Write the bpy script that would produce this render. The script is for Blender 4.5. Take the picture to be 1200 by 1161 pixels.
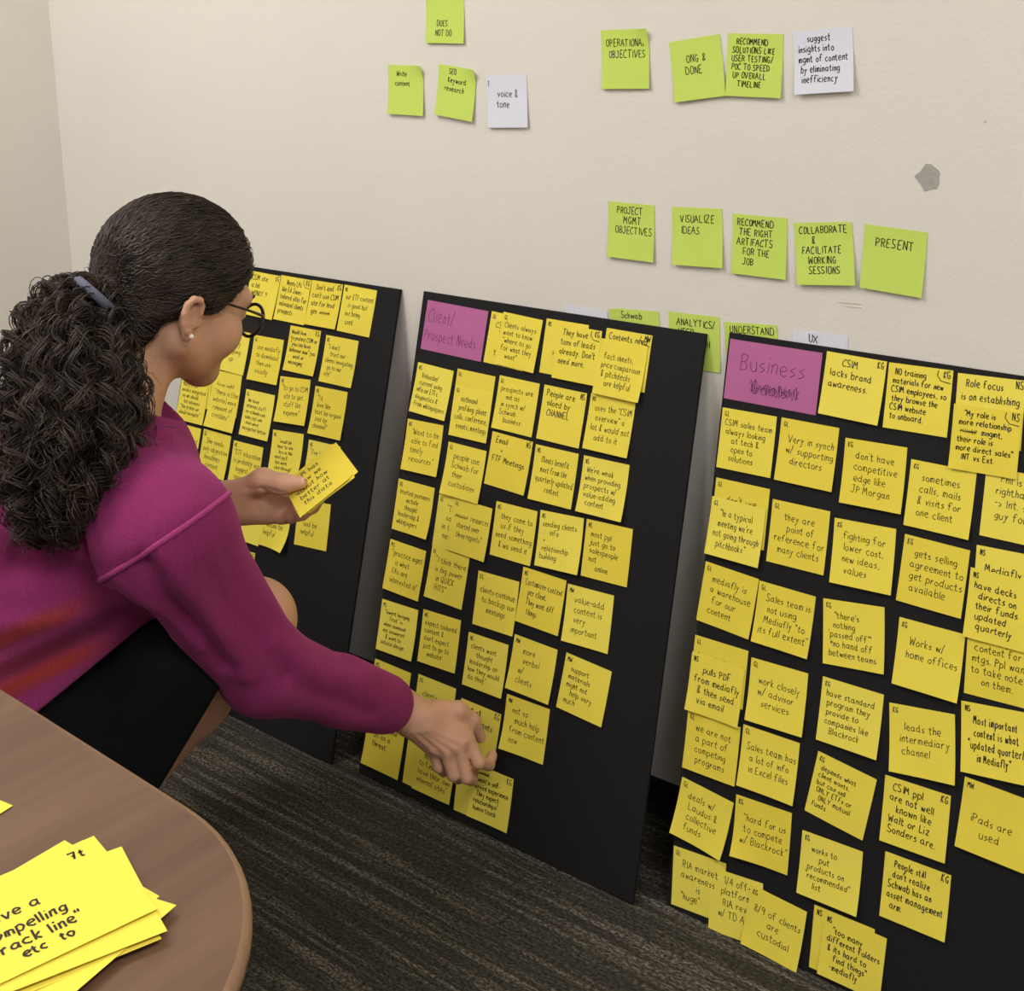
import bpy, math, random
import numpy as np
from mathutils import Vector, Matrix
from mathutils.bvhtree import BVHTree

for o in list(bpy.data.objects):
    bpy.data.objects.remove(o)
SC = bpy.context.scene
COL = SC.collection
rnd = random.Random(7)

# ------------------------------------------------------------------ camera
cam_data = bpy.data.cameras.new('camera')
cam = bpy.data.objects.new('camera', cam_data)
COL.objects.link(cam)
cam_data.sensor_width = 36
cam_data.lens = 46.2
cam_data.shift_y = -0.25133
cam_data.clip_start = 0.02
CR = Vector((0.77462949, 0.63168673, -0.03034827))
CU = Vector((-0.0858338, 0.15255835, 0.98456006))
CF = Vector((-0.62656341, 0.76006435, -0.17239627))
M = Matrix((CR, CU, -CF)).transposed().to_4x4()
M.translation = Vector((0.977905, -1.455445, 1.149344))
cam.matrix_world = M
SC.camera = cam

# ------------------------------------------------------------------ world, exposure
world = bpy.data.worlds.new('world')
SC.world = world
world.use_nodes = True
world.node_tree.nodes['Background'].inputs[0].default_value = (0.9, 0.87, 0.8, 1)
world.node_tree.nodes['Background'].inputs[1].default_value = 0.05
SC.view_settings.view_transform = 'Standard'
SC.view_settings.look = 'None'
SC.view_settings.gamma = 1
SC.view_settings.use_curve_mapping = False
SC.view_settings.exposure = 0.83

# ceiling panel lights (positions x, y, power); the fixtures are built further down
CEIL = 2.55
PANELS = [(-0.9, -1.35, 15.0), (1.7, -1.35, 16.0), (0.4, -2.95, 6.0)]
for x, y, p in PANELS:
    ld = bpy.data.lights.new('panel_light', 'AREA')
    ld.shape = 'RECTANGLE'; ld.size = 0.56; ld.size_y = 1.16
    ld.energy = p; ld.color = (1.0, 0.98, 0.975)
    lo = bpy.data.objects.new('panel_light', ld)
    lo.location = (x, y, CEIL - 0.03)
    COL.objects.link(lo)

# ------------------------------------------------------------------ materials
def srgb(r, g, b):
    f = lambda c: (c / 255 / 12.92) if c / 255 <= 0.04045 else ((c / 255 + 0.055) / 1.055) ** 2.4
    return (f(r), f(g), f(b), 1)

def material(name, col, rough=0.6, noise=0.0, nscale=40, bump=0.0, bscale=200, spec=0.3, sheen=0.0,
             sss=0.0, transmission=0.0, emit=None, col2=None, stretch=None, metallic=0):
    m = bpy.data.materials.new(name)
    m.use_nodes = True
    nt = m.node_tree; b = nt.nodes['Principled BSDF']
    b.inputs['Base Color'].default_value = col
    b.inputs['Roughness'].default_value = rough
    b.inputs['Specular IOR Level'].default_value = spec
    b.inputs['Metallic'].default_value = metallic
    if sheen:
        b.inputs['Sheen Weight'].default_value = sheen
        b.inputs['Sheen Roughness'].default_value = 0.5
        b.inputs['Sheen Tint'].default_value = col
    if sss:
        b.inputs['Subsurface Weight'].default_value = sss
        b.inputs['Subsurface Radius'].default_value = (0.012, 0.005, 0.003)
        b.inputs['Subsurface Scale'].default_value = 1.0
    if transmission:
        b.inputs['Transmission Weight'].default_value = transmission
    if emit:
        b.inputs['Emission Color'].default_value = emit[0]
        b.inputs['Emission Strength'].default_value = emit[1]
    tc = nt.nodes.new('ShaderNodeTexCoord')
    mp = nt.nodes.new('ShaderNodeMapping')
    nt.links.new(tc.outputs['Object'], mp.inputs[0])
    if stretch: mp.inputs['Scale'].default_value = stretch
    if noise or col2:
        n = nt.nodes.new('ShaderNodeTexNoise'); n.inputs['Scale'].default_value = nscale
        n.inputs['Detail'].default_value = 4
        nt.links.new(mp.outputs[0], n.inputs['Vector'])
        mx = nt.nodes.new('ShaderNodeMix'); mx.data_type = 'RGBA'
        c2 = col2 or tuple(c * (1 - noise) for c in col[:3]) + (1,)
        mx.inputs['A'].default_value = col; mx.inputs['B'].default_value = c2
        cr = nt.nodes.new('ShaderNodeMapRange')
        cr.inputs['From Min'].default_value = 0.35; cr.inputs['From Max'].default_value = 0.65
        nt.links.new(n.outputs['Fac'], cr.inputs['Value'])
        nt.links.new(cr.outputs[0], mx.inputs['Factor'])
        nt.links.new(mx.outputs['Result'], b.inputs['Base Color'])
    if bump:
        n2 = nt.nodes.new('ShaderNodeTexNoise'); n2.inputs['Scale'].default_value = bscale
        n2.inputs['Detail'].default_value = 3
        nt.links.new(mp.outputs[0], n2.inputs['Vector'])
        bp = nt.nodes.new('ShaderNodeBump'); bp.inputs['Strength'].default_value = 0.5
        bp.inputs['Distance'].default_value = bump
        nt.links.new(n2.outputs['Fac'], bp.inputs['Height'])
        nt.links.new(bp.outputs[0], b.inputs['Normal'])
    return m

MAT = {}
MAT['wall'] = material('painted_plaster', srgb(226, 222, 214), 0.75, noise=0.03, nscale=3, bump=0.0006, bscale=160, spec=0.2)
MAT['ceiling'] = material('ceiling_tile', srgb(225, 222, 212), 0.9, bump=0.001, bscale=120)
MAT['baseboard'] = material('black_vinyl_base', srgb(24, 23, 22), 0.5)
MAT['board'] = material('black_foam_board', srgb(26, 26, 28), 0.7, noise=0.08, nscale=6, spec=0.2)
MAT['board_edge'] = material('board_edge', srgb(40, 40, 42), 0.8)
MAT['yellow'] = material('yellow_paper', srgb(232, 214, 80), 0.8, noise=0.05, nscale=9, spec=0.15)
MAT['yellow_b'] = material('yellow_paper_deep', srgb(229, 209, 74), 0.8, noise=0.05, nscale=9, spec=0.15)
MAT['yellow_c'] = material('yellow_paper_pale', srgb(233, 217, 88), 0.8, noise=0.05, nscale=9, spec=0.15)
MAT['green'] = material('green_paper', srgb(200, 222, 104), 0.8, noise=0.03, nscale=9, spec=0.15)
MAT['white'] = material('white_paper', srgb(222, 224, 236), 0.8, noise=0.03, nscale=9, spec=0.15)
MAT['pink'] = material('pink_paper', srgb(180, 104, 152), 0.8, noise=0.05, nscale=9, spec=0.15)
MAT['ink'] = material('black_ink', srgb(38, 33, 24), 0.6)
MAT['ink_thin'] = material('purple_ink', srgb(92, 42, 82), 0.6)
MAT['skin'] = material('skin', srgb(205, 157, 130), 0.5, noise=0.10, nscale=25, bump=0.0004, bscale=260, spec=0.35, sss=0.12)
MAT['nail'] = material('nail', srgb(222, 176, 158), 0.3, spec=0.5)
MAT['lips'] = material('lips', srgb(170, 95, 88), 0.45)
MAT['hair'] = material('dark_brown_hair', srgb(40, 32, 27), 0.5, col2=srgb(66, 53, 44), nscale=30, spec=0.4)
MAT['haircore'] = material('hair_mass', srgb(28, 22, 19), 0.8, spec=0.1)
MAT['tie'] = material('hair_tie_fabric', srgb(96, 98, 116), 0.8)
MAT['frame'] = material('black_acetate', srgb(18, 17, 18), 0.25, spec=0.5)
MAT['pearl'] = material('pearl', srgb(235, 228, 215), 0.25, spec=0.6)
MAT['skirt'] = material('black_fabric', srgb(17, 18, 20), 0.9, bump=0.0006, bscale=500, spec=0.1)
MAT['eye'] = material('eye_white', srgb(230, 225, 218), 0.2)
MAT['iris'] = material('iris_brown', srgb(60, 38, 25), 0.2)
MAT['shoe'] = material('shoe_leather', srgb(30, 28, 28), 0.5)
MAT['lamp_frame'] = material('lamp_frame', srgb(210, 210, 205), 0.5)
MAT['diffuser'] = material('lamp_diffuser', srgb(240, 240, 235), 0.6, emit=((1.0, 0.95, 0.85, 1), 2.0))
MAT['steel'] = material('table_base_steel', srgb(95, 95, 98), 0.35, metallic=0.8)

def glass_mat():
    m = bpy.data.materials.new('clear_lens'); m.use_nodes = True
    nt = m.node_tree; nt.nodes.clear()
    out = nt.nodes.new('ShaderNodeOutputMaterial')
    tr = nt.nodes.new('ShaderNodeBsdfTransparent'); gl = nt.nodes.new('ShaderNodeBsdfGlossy')
    gl.inputs['Roughness'].default_value = 0.05
    mix = nt.nodes.new('ShaderNodeMixShader'); fr = nt.nodes.new('ShaderNodeFresnel')
    fr.inputs['IOR'].default_value = 1.4
    nt.links.new(fr.outputs[0], mix.inputs[0]); nt.links.new(tr.outputs[0], mix.inputs[1])
    nt.links.new(gl.outputs[0], mix.inputs[2]); nt.links.new(mix.outputs[0], out.inputs[0])
    return m
MAT['lens'] = glass_mat()

def carpet_mat():
    m = bpy.data.materials.new('striped_loop_carpet'); m.use_nodes = True
    nt = m.node_tree; b = nt.nodes['Principled BSDF']; b.inputs['Roughness'].default_value = 0.95
    b.inputs['Specular IOR Level'].default_value = 0.05
    tc = nt.nodes.new('ShaderNodeTexCoord')
    def nz(scale, sx, sy, det=3):
        mp = nt.nodes.new('ShaderNodeMapping'); mp.inputs['Scale'].default_value = (sx, sy, 1)
        nt.links.new(tc.outputs['Object'], mp.inputs[0])
        n = nt.nodes.new('ShaderNodeTexNoise'); n.inputs['Scale'].default_value = scale
        n.inputs['Detail'].default_value = det; n.inputs['Roughness'].default_value = 0.65
        nt.links.new(mp.outputs[0], n.inputs['Vector']); return n
    stripe = nz(1.0, 2.6, 78, 3)
    fleck = nz(1.0, 170, 330, 2)
    fleck2 = nz(1.0, 60, 150, 3)
    def ramp(src, a, c):
        r = nt.nodes.new('ShaderNodeMapRange'); r.inputs['From Min'].default_value = a
        r.inputs['From Max'].default_value = c; nt.links.new(src, r.inputs['Value']); return r.outputs[0]
    def math_(op, a, c):
        n = nt.nodes.new('ShaderNodeMath'); n.operation = op
        for i, v in enumerate((a, c)):
            if isinstance(v, (int, float)): n.inputs[i].default_value = v
            else: nt.links.new(v, n.inputs[i])
        return n.outputs[0]
    s = ramp(stripe.outputs['Fac'], 0.47, 0.66)
    f = ramp(fleck.outputs['Fac'], 0.42, 0.68)
    f2 = ramp(fleck2.outputs['Fac'], 0.35, 0.7)
    k = math_('MULTIPLY', math_('ADD', math_('MULTIPLY', s, 0.78), 0.22), math_('ADD', math_('MULTIPLY', f, 0.9), math_('MULTIPLY', f2, 0.25)))
    mx = nt.nodes.new('ShaderNodeMix'); mx.data_type = 'RGBA'
    mx.inputs['A'].default_value = srgb(40, 38, 33); mx.inputs['B'].default_value = srgb(134, 127, 114)
    nt.links.new(k, mx.inputs['Factor']); nt.links.new(mx.outputs['Result'], b.inputs['Base Color'])
    bp = nt.nodes.new('ShaderNodeBump'); bp.inputs['Distance'].default_value = 0.004; bp.inputs['Strength'].default_value = 0.8
    nt.links.new(math_('ADD', fleck.outputs['Fac'], math_('MULTIPLY', fleck2.outputs['Fac'], 0.5)), bp.inputs['Height'])
    nt.links.new(bp.outputs[0], b.inputs['Normal'])
    return m
MAT['carpet'] = carpet_mat()

def wood_mat():
    m = bpy.data.materials.new('walnut_laminate'); m.use_nodes = True
    nt = m.node_tree; b = nt.nodes['Principled BSDF']; b.inputs['Roughness'].default_value = 0.42
    b.inputs['Specular IOR Level'].default_value = 0.35
    tc = nt.nodes.new('ShaderNodeTexCoord')
    def nz(sx, sy, det):
        mp = nt.nodes.new('ShaderNodeMapping'); mp.inputs['Scale'].default_value = (sx, sy, 1)
        nt.links.new(tc.outputs['Object'], mp.inputs[0])
        n = nt.nodes.new('ShaderNodeTexNoise'); n.inputs['Scale'].default_value = 1
        n.inputs['Detail'].default_value = det; nt.links.new(mp.outputs[0], n.inputs['Vector']); return n
    a = nz(90, 5, 4); c = nz(16, 1.5, 3)
    ad = nt.nodes.new('ShaderNodeMath'); ad.operation = 'ADD'
    nt.links.new(a.outputs['Fac'], ad.inputs[0]); nt.links.new(c.outputs['Fac'], ad.inputs[1])
    r = nt.nodes.new('ShaderNodeMapRange'); r.inputs['From Min'].default_value = 0.7; r.inputs['From Max'].default_value = 1.3
    nt.links.new(ad.outputs[0], r.inputs['Value'])
    mx = nt.nodes.new('ShaderNodeMix'); mx.data_type = 'RGBA'
    mx.inputs['A'].default_value = srgb(86, 61, 44); mx.inputs['B'].default_value = srgb(108, 81, 61)
    nt.links.new(r.outputs[0], mx.inputs['Factor']); nt.links.new(mx.outputs['Result'], b.inputs['Base Color'])
    return m
MAT['wood'] = wood_mat()
MAT['wood_edge'] = material('table_edge_band', srgb(128, 98, 74), 0.5, noise=0.1, nscale=30)

def attr_mat(name, attr, rough, sheen, bump, bscale):
    m = material(name, (0.5, 0.1, 0.3, 1), rough, bump=bump, bscale=bscale, spec=0.1, sheen=sheen)
    nt = m.node_tree; a = nt.nodes.new('ShaderNodeAttribute'); a.attribute_name = attr
    b = nt.nodes['Principled BSDF']
    b.inputs['Sheen Tint'].default_value = srgb(210, 110, 170)
    n = nt.nodes.new('ShaderNodeTexNoise'); n.inputs['Scale'].default_value = 350; n.inputs['Detail'].default_value = 2
    tc = nt.nodes.new('ShaderNodeTexCoord'); nt.links.new(tc.outputs['Object'], n.inputs['Vector'])
    hsv = nt.nodes.new('ShaderNodeHueSaturation')
    r = nt.nodes.new('ShaderNodeMapRange'); r.inputs['To Min'].default_value = 0.7; r.inputs['To Max'].default_value = 1.3
    nt.links.new(n.outputs['Fac'], r.inputs['Value']); nt.links.new(r.outputs[0], hsv.inputs['Value'])
    nt.links.new(a.outputs['Color'], hsv.inputs['Color'])
    nt.links.new(hsv.outputs[0], b.inputs['Base Color'])
    return m
MAT['sweater'] = attr_mat('magenta_knit', 'knit', 0.95, 0.35, 0.0012, 420)

# ------------------------------------------------------------------ helpers
def link(name, verts, faces, mat, parent=None, smooth=False, mats=None, mi=None):
    me = bpy.data.meshes.new(name)
    me.from_pydata([tuple(v) for v in verts], [], [tuple(f) for f in faces])
    for m in (mats or [mat]): me.materials.append(m)
    if mi is not None: me.polygons.foreach_set('material_index', mi)
    if smooth: me.polygons.foreach_set('use_smooth', [True] * len(me.polygons))
    me.update()
    o = bpy.data.objects.new(name, me); COL.objects.link(o)
    if parent: o.parent = parent
    return o

def link_np(name, V, F, mat, parent=None, smooth=True):
    """V (n,3) array, F (m,k) array"""
    me = bpy.data.meshes.new(name)
    V = np.asarray(V, np.float32); F = np.asarray(F, np.int32); k = F.shape[1]
    me.vertices.add(len(V)); me.vertices.foreach_set('co', V.ravel())
    me.loops.add(F.size); me.loops.foreach_set('vertex_index', F.ravel())
    me.polygons.add(len(F)); me.polygons.foreach_set('loop_start', np.arange(len(F), dtype=np.int32) * k)
    me.update(calc_edges=True); me.validate()
    if smooth: me.polygons.foreach_set('use_smooth', np.ones(len(me.polygons), bool))
    me.materials.append(mat)
    o = bpy.data.objects.new(name, me); COL.objects.link(o)
    if parent: o.parent = parent
    return o

def empty(name, loc=(0, 0, 0)):
    o = bpy.data.objects.new(name, None); o.empty_display_size = 0.05
    COL.objects.link(o); o.location = loc; return o

def tag(o, label=None, cat=None, group=None, kind=None):
    if label: o['label'] = label
    if cat: o['category'] = cat
    if group: o['group'] = group
    if kind: o['kind'] = kind
    return o

BOXF = [(0, 3, 2, 1), (4, 5, 6, 7), (0, 1, 5, 4), (1, 2, 6, 5), (2, 3, 7, 6), (3, 0, 4, 7)]
def box_vf(x0, x1, y0, y1, z0, z1):
    return [(x0, y0, z0), (x1, y0, z0), (x1, y1, z0), (x0, y1, z0), (x0, y0, z1), (x1, y0, z1), (x1, y1, z1), (x0, y1, z1)], BOXF

def tube_vf(pts, rad, n=8, close=False, cap=True):
    """round tube along points with radius list"""
    P = [Vector(p) for p in pts]; N = len(P)
    R = rad if hasattr(rad, '__len__') else [rad] * N
    vs, fs = [], []
    up = None
    for i in range(N):
        if close: t = (P[(i + 1) % N] - P[i - 1]).normalized()
        else: t = (P[min(i + 1, N - 1)] - P[max(i - 1, 0)]).normalized()
        if up is None:
            up = t.orthogonal().normalized()
        up = (up - t * up.dot(t)).normalized(); s = t.cross(up)
        for k in range(n):
            a = 2 * math.pi * k / n
            vs.append(P[i] + (up * math.cos(a) + s * math.sin(a)) * R[i])
    for i in range(N if close else N - 1):
        j = (i + 1) % N
        for k in range(n):
            fs.append((i * n + k, i * n + (k + 1) % n, j * n + (k + 1) % n, j * n + k))
    if cap and not close:
        fs.append(tuple(range(n))[::-1]); fs.append(tuple((N - 1) * n + k for k in range(n)))
    return vs, fs

def merge(*vf):
    V, F = [], []
    for v, f in vf:
        b = len(V); V += list(v); F += [tuple(i + b for i in q) for q in f]
    return V, F

def bevel(o, w, seg=2):
    m = o.modifiers.new('bevel', 'BEVEL'); m.width = w; m.segments = seg; m.limit_method = 'ANGLE'
    return o

# ------------------------------------------------------------------ the room
X0, X1, Y0 = -1.382, 2.6, -3.6
def struct(name, vf, mat, parent=None):
    o = link(name, vf[0], vf[1], mat, parent)
    if not parent: o['kind'] = 'structure'
    return o
wall_back = struct('wall_back', box_vf(X0 - 0.1, X1 + 0.1, 0, 0.1, 0, CEIL), MAT['wall'])
struct('wall_left', box_vf(X0 - 0.1, X0, Y0, 0, 0, CEIL), MAT['wall'])
struct('wall_right', box_vf(X1, X1 + 0.1, Y0, 0, 0, CEIL), MAT['wall'])
struct('wall_front', box_vf(X0 - 0.1, X1 + 0.1, Y0 - 0.1, Y0, 0, CEIL), MAT['wall'])
struct('floor', box_vf(X0 - 0.1, X1 + 0.1, Y0 - 0.1, 0.1, -0.05, 0), MAT['carpet'])
struct('ceiling', box_vf(X0 - 0.1, X1 + 0.1, Y0 - 0.1, 0.1, CEIL, CEIL + 0.05), MAT['ceiling'])
BBH = 0.050
def base_profile(x0, x1):
    # rubber cove base: flat face, rounded top, small toe at the carpet
    prof = [(0, 0), (-0.013, 0), (-0.0125, 0.004), (-0.006, 0.012), (-0.0045, 0.02), (-0.0045, BBH - 0.004), (-0.003, BBH - 0.001), (0, BBH)]
    v = [(x, p[0], p[1]) for x in (x0, x1) for p in prof]; n = len(prof)
    f = [(i, (i + 1) % n, n + (i + 1) % n, n + i) for i in range(n)] + [tuple(range(n))[::-1], tuple(range(n, 2 * n))]
    return v, f
struct('baseboard_back', base_profile(X0, X1), MAT['baseboard'])
v, f = base_profile(0, -Y0)
struct('baseboard_left', ([(X0 - p[1], p[0] + Y0, p[2]) for p in v], f), MAT['baseboard'])
struct('baseboard_right', ([(X1 + p[1], p[0] + Y0, p[2]) for p in v], [q[::-1] for q in f]), MAT['baseboard'])

# paint chip and faint scuffs on the back wall
def blob(cx, cz, rx, rz, n, jit, y, seed):
    r = random.Random(seed); pts = []
    for i in range(n):
        a = 2 * math.pi * i / n; k = 1 + r.uniform(-jit, jit)
        pts.append((cx + rx * k * math.cos(a), cz + rz * k * math.sin(a)))
    v = [(p[0], 0, p[1]) for p in pts] + [(p[0], y, p[1]) for p in pts]
    f = [tuple(range(n, 2 * n))] + [(i, (i + 1) % n, n + (i + 1) % n, n + i) for i in range(n)]
    return v, f
MAT['chip'] = material('bare_plaster', srgb(172, 170, 166), 0.9, noise=0.15, nscale=200)
MAT['scuff'] = material('scuff_mark', srgb(204, 197, 184), 0.8)
CHIP = (0.3985, 0.9445)
v, f = blob(CHIP[0], CHIP[1], 0.0145, 0.0145, 14, 0.22, -0.0006, 3)
o = struct('paint_chip', (v, f), MAT['chip'], wall_back)
for (x, z, w, h, sd) in ((0.306, 0.785, 0.018, 0.0012, 1), (0.31, 0.781, 0.010, 0.001, 2), (0.462, 1.01, 0.003, 0.002, 4)):
    struct('scuff_mark', blob(x, z, w, h, 10, 0.3, -0.0004, sd), MAT['scuff'], wall_back)

# ceiling lights
for x, y, p in PANELS:
    t = empty('ceiling_light', (x, y, CEIL))
    pos = 'nearest the left wall' if x < 0 else ('on the right side' if x > 1 else 'behind the table')
    tag(t, 'long ceiling light panel with thin metal frame, ' + pos, 'ceiling light', 'ceiling light panels')
    vf = merge(box_vf(-.3, .3, -.6, -.585, -.02, 0), box_vf(-.3, .3, .585, .6, -.02, 0), box_vf(-.3, -.285, -.585, .585, -.02, 0), box_vf(.285, .3, -.585, .585, -.02, 0))
    link('frame', vf[0], vf[1], MAT['lamp_frame'], t)
    vf = box_vf(-.285, .285, -.585, .585, -.012, -.004)
    link('diffuser', vf[0], vf[1], MAT['diffuser'], t)

# ------------------------------------------------------------------ handwriting font: strokes on a grid, baseline 4, x height a, cap e
GL = {
'a': '59 3a 18 16 25 45 57|5a 55 64', 'b': '1e 14|18 3a 59 57 55 34 15', 'c': '59 3a 18 16 25 44 55', 'd': '59 3a 18 16 25 45 57|5e 55 64',
'e': '17 58 4a 2a 18 16 25 44 55', 'f': '5d 4e 2d 24|0a 4a', 'g': '59 3a 18 16 25 45 57|5a 53 31 12', 'h': '1e 14|18 3a 49 48 44', 'i': '1a 14|1d 1c',
'j': '3a 32 11 02|3d 3c', 'k': '1e 14|4a 17|17 44', 'l': '1e 14', 'm': '1a 14|18 2a 39 38 34|38 4a 69 68 64', 'n': '1a 14|18 3a 49 48 44',
'o': '3a 18 16 34 56 58 3a', 'p': '1a 10|19 3a 58 56 34 15', 'q': '59 3a 18 16 25 45 57|5a 50 61', 'r': '1a 14|17 29 3a 49', 's': '4a 29 18 37 46 35 14', 't': '2d 26 34 45|0a 4a',
'u': '1a 16 24 44 56|5a 54', 'v': '1a 34|34 5a', 'w': '1a 24|24 39|39 54|54 6a', 'x': '1a 54|5a 14', 'y': '1a 36|5a 36 21 00', 'z': '1a 5a|5a 14|14 54',
'A': '04 3e|3e 64|18 58', 'B': '1e 14|1e 4d 5b 39 19|39 57 45 14', 'C': '5c 4e 2d 09 15 34 55', 'D': '1e 14|1e 4d 69 55 14', 'E': '1e 14|1e 5e|19 49|14 54', 'F': '1e 14|1e 5e|19 49',
'G': '5c 3e 1b 17 34 55 58|38 68', 'H': '1e 14|5e 54|19 59', 'I': '2e 24', 'J': '4e 46 24 06|2e 5e', 'K': '1e 14|5e 19|19 54', 'L': '1e 14|14 54', 'M': '04 1e|1e 38|38 5e|5e 64',
'N': '14 1e|1e 54|54 5e', 'O': '3e 1c 16 34 56 5c 3e', 'P': '1e 14|1e 4d 5b 39 19', 'Q': '3e 1c 16 34 56 5c 3e|37 63', 'R': '1e 14|1e 4d 5b 39 19|39 54', 'S': '5d 2e 1c 29 48 56 34 05',
'T': '0e 6e|3e 34', 'U': '1e 16 34 56 5e', 'V': '0e 34|34 6e', 'W': '0e 14|14 3b|3b 54|54 6e', 'X': '0e 64|6e 04', 'Y': '0e 39|6e 39|39 34', 'Z': '0e 6e|6e 04|04 64',
'0': '3e 1b 17 34 57 5b 3e', '1': '1c 2e|2e 24', '2': '1c 3e 4c 38 04|04 54', '3': '1d 4d 4b 29|29 57 45 14', '4': '3e 08|08 58|4e 44', '7': '0e 6e|6e 34|29 59', '6': '4e 2b 16 34 56 47 28', '8': '3e 1c 39 56 34 16 39 5c 3e', '9': '5c 3e 1c 29 4a 5c|5c 44',
'.': '14 15', ',': '25 13', '"': '1f 1c|3f 3c', "'": '1f 1c', '-': '08 38', '/': '03 4f', '&': '54 1c 3e 4c 17 24 47', '+': '08 48|3a 36', '=': '09 49|07 47', ':': '19 18|15 14',
'?': '1d 3e 4c 28 26|24 25', '!': '2e 27|25 24', '(': '3f 1a 14 33', ')': '1f 3a 34 13', '*': '1b 49|4b 19|3d 38', '>': '1a 47|47 14', '#': '04 0e|4e 44',
}
def catmull(P, k=3):
    if len(P) < 4: return P
    out = []; Q = [P[0]] + P + [P[-1]]
    for i in range(1, len(Q) - 2):
        for s in range(k):
            t = s / k; a, b, c, d = Q[i - 1], Q[i], Q[i + 1], Q[i + 2]
            out.append(tuple(0.5 * ((2 * b[j]) + (-a[j] + c[j]) * t + (2 * a[j] - 5 * b[j] + 4 * c[j] - d[j]) * t * t + (-a[j] + 3 * b[j] - 3 * c[j] + d[j]) * t ** 3) for j in (0, 1)))
    out.append(P[-1]); return out
def text_strokes(s, x, y, h, r, narrow=0.8):
    """strokes of one line, baseline left at x, y, cap height h"""
    out = []
    for ch in s:
        if ch == ' ': x += h * 0.42 * narrow; continue
        if ch == '~':   # scribbled-out word
            pts = [(x + h * (0.1 + i * 0.13), y + h * (0.1 + 0.6 * (i % 2)) + r.uniform(-.1, .1) * h) for i in range(22)]
            out.append(pts); out.append([(p[0], y + h * 0.35 + r.uniform(-.1, .1) * h) for p in pts]); x += h * 3.2; continue
        g = GL.get(ch)
        if g is None: continue
        sc = h / 10 * r.uniform(0.93, 1.07); dy = r.uniform(-.3, .3) * sc; sl = r.uniform(-0.02, 0.10); mx = 0
        for st in g.split('|'):
            P = [(int(q[0]), int(q[1], 16) - 4) for q in st.split()]
            mx = max([mx] + [p[0] for p in P])
            P = [(p[0] + r.uniform(-.25, .25), p[1] + r.uniform(-.3, .3)) for p in P]
            P = catmull(P)
            out.append([(x + (p[0] * narrow + p[1] * sl) * sc, y + p[1] * sc + dy) for p in P])
        x += (mx * narrow + 1.4) * sc
    return out, x
def text_width(s, h, narrow=0.8):
    w = 0
    for ch in s:
        if ch == ' ': w += h * 0.42 * narrow
        elif ch == '~': w += h * 3.2
        elif ch in GL: w += (max(int(q[0]) for st in GL[ch].split('|') for q in st.split()) * narrow + 1.4) * h / 10
    return w

def note_surface(w, h, lift, curl, bow, flat):
    """local sheet: x right, y up, origin at centre; returns height above the support"""
    def S(x, y):
        t = min(1, max(0, 0.5 - y / h)); s = x / w + 0.5
        a = flat + lift * max(0, (t - 0.22) / 0.78) ** 1.6
        c1 = max(0, (t - 0.45) / 0.55); a += curl[0] * c1 ** 2 * max(0, 1 - s * 1.6) ** 1.5 + curl[1] * c1 ** 2 * max(0, s * 1.6 - 0.6) ** 1.5
        a += bow * math.sin(math.pi * s) * t
        return a
    return S

def build_note(Mx, w, h, mat, strokes, ink, sw, label, group, S, cat='sticky note', parent=None, name='sticky_note'):
    n, m = 7, 8
    V = []
    th = 0.00012
    for k in (0, 1):
        for j in range(m + 1):
            for i in range(n + 1):
                x = (i / n - 0.5) * w; y = (j / m - 0.5) * h
                V.append((x, y, S(x, y) + (th if k else 0)))
    F = []; q = (n + 1) * (m + 1)
    for j in range(m):
        for i in range(n):
            a = j * (n + 1) + i
            F.append((a, a + n + 1, a + n + 2, a + 1)); F.append((q + a, q + a + 1, q + a + n + 2, q + a + n + 1))
    rim = [i for i in range(n + 1)] + [j * (n + 1) + n for j in range(1, m + 1)] + [m * (n + 1) + i for i in range(n - 1, -1, -1)] + [j * (n + 1) for j in range(m - 1, 0, -1)]
    nf = len(F); b0 = len(V); nr_ = len(rim)
    V += [V[a] for a in rim] + [V[a + q] for a in rim]
    for i in range(nr_): F.append((b0 + i, b0 + (i + 1) % nr_, b0 + nr_ + (i + 1) % nr_, b0 + nr_ + i))
    o = link(name, V, F, mat, smooth=True)
    o.matrix_world = Mx
    tag(o, label, cat, group)
    ini = [P for P in strokes if isinstance(P, tuple)]; rest = [P for P in strokes if not isinstance(P, tuple)]
    for part, grp in (('initials', ini), ('handwriting', rest)):
        if not grp: continue
        V, F = [], []
        for P in grp:
            P = [p for p in P if abs(p[0]) < w * 0.497 and abs(p[1]) < h * 0.497]
            if len(P) < 2: continue
            b = len(V)
            for i, p in enumerate(P):
                a_, c_ = P[max(0, i - 1)], P[min(len(P) - 1, i + 1)]
                dx, dy = c_[0] - a_[0], c_[1] - a_[1]; L = math.hypot(dx, dy) or 1
                nx, ny = -dy / L * sw / 2, dx / L * sw / 2
                z = S(p[0], p[1]) + th + 0.00025
                V += [(p[0] + nx, p[1] + ny, z), (p[0] - nx, p[1] - ny, z)]
            for i in range(len(P) - 1): F.append((b + 2 * i, b + 2 * i + 1, b + 2 * i + 3, b + 2 * i + 2))
        if F:
            link(part, V, F, ink, o)
    return o

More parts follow.
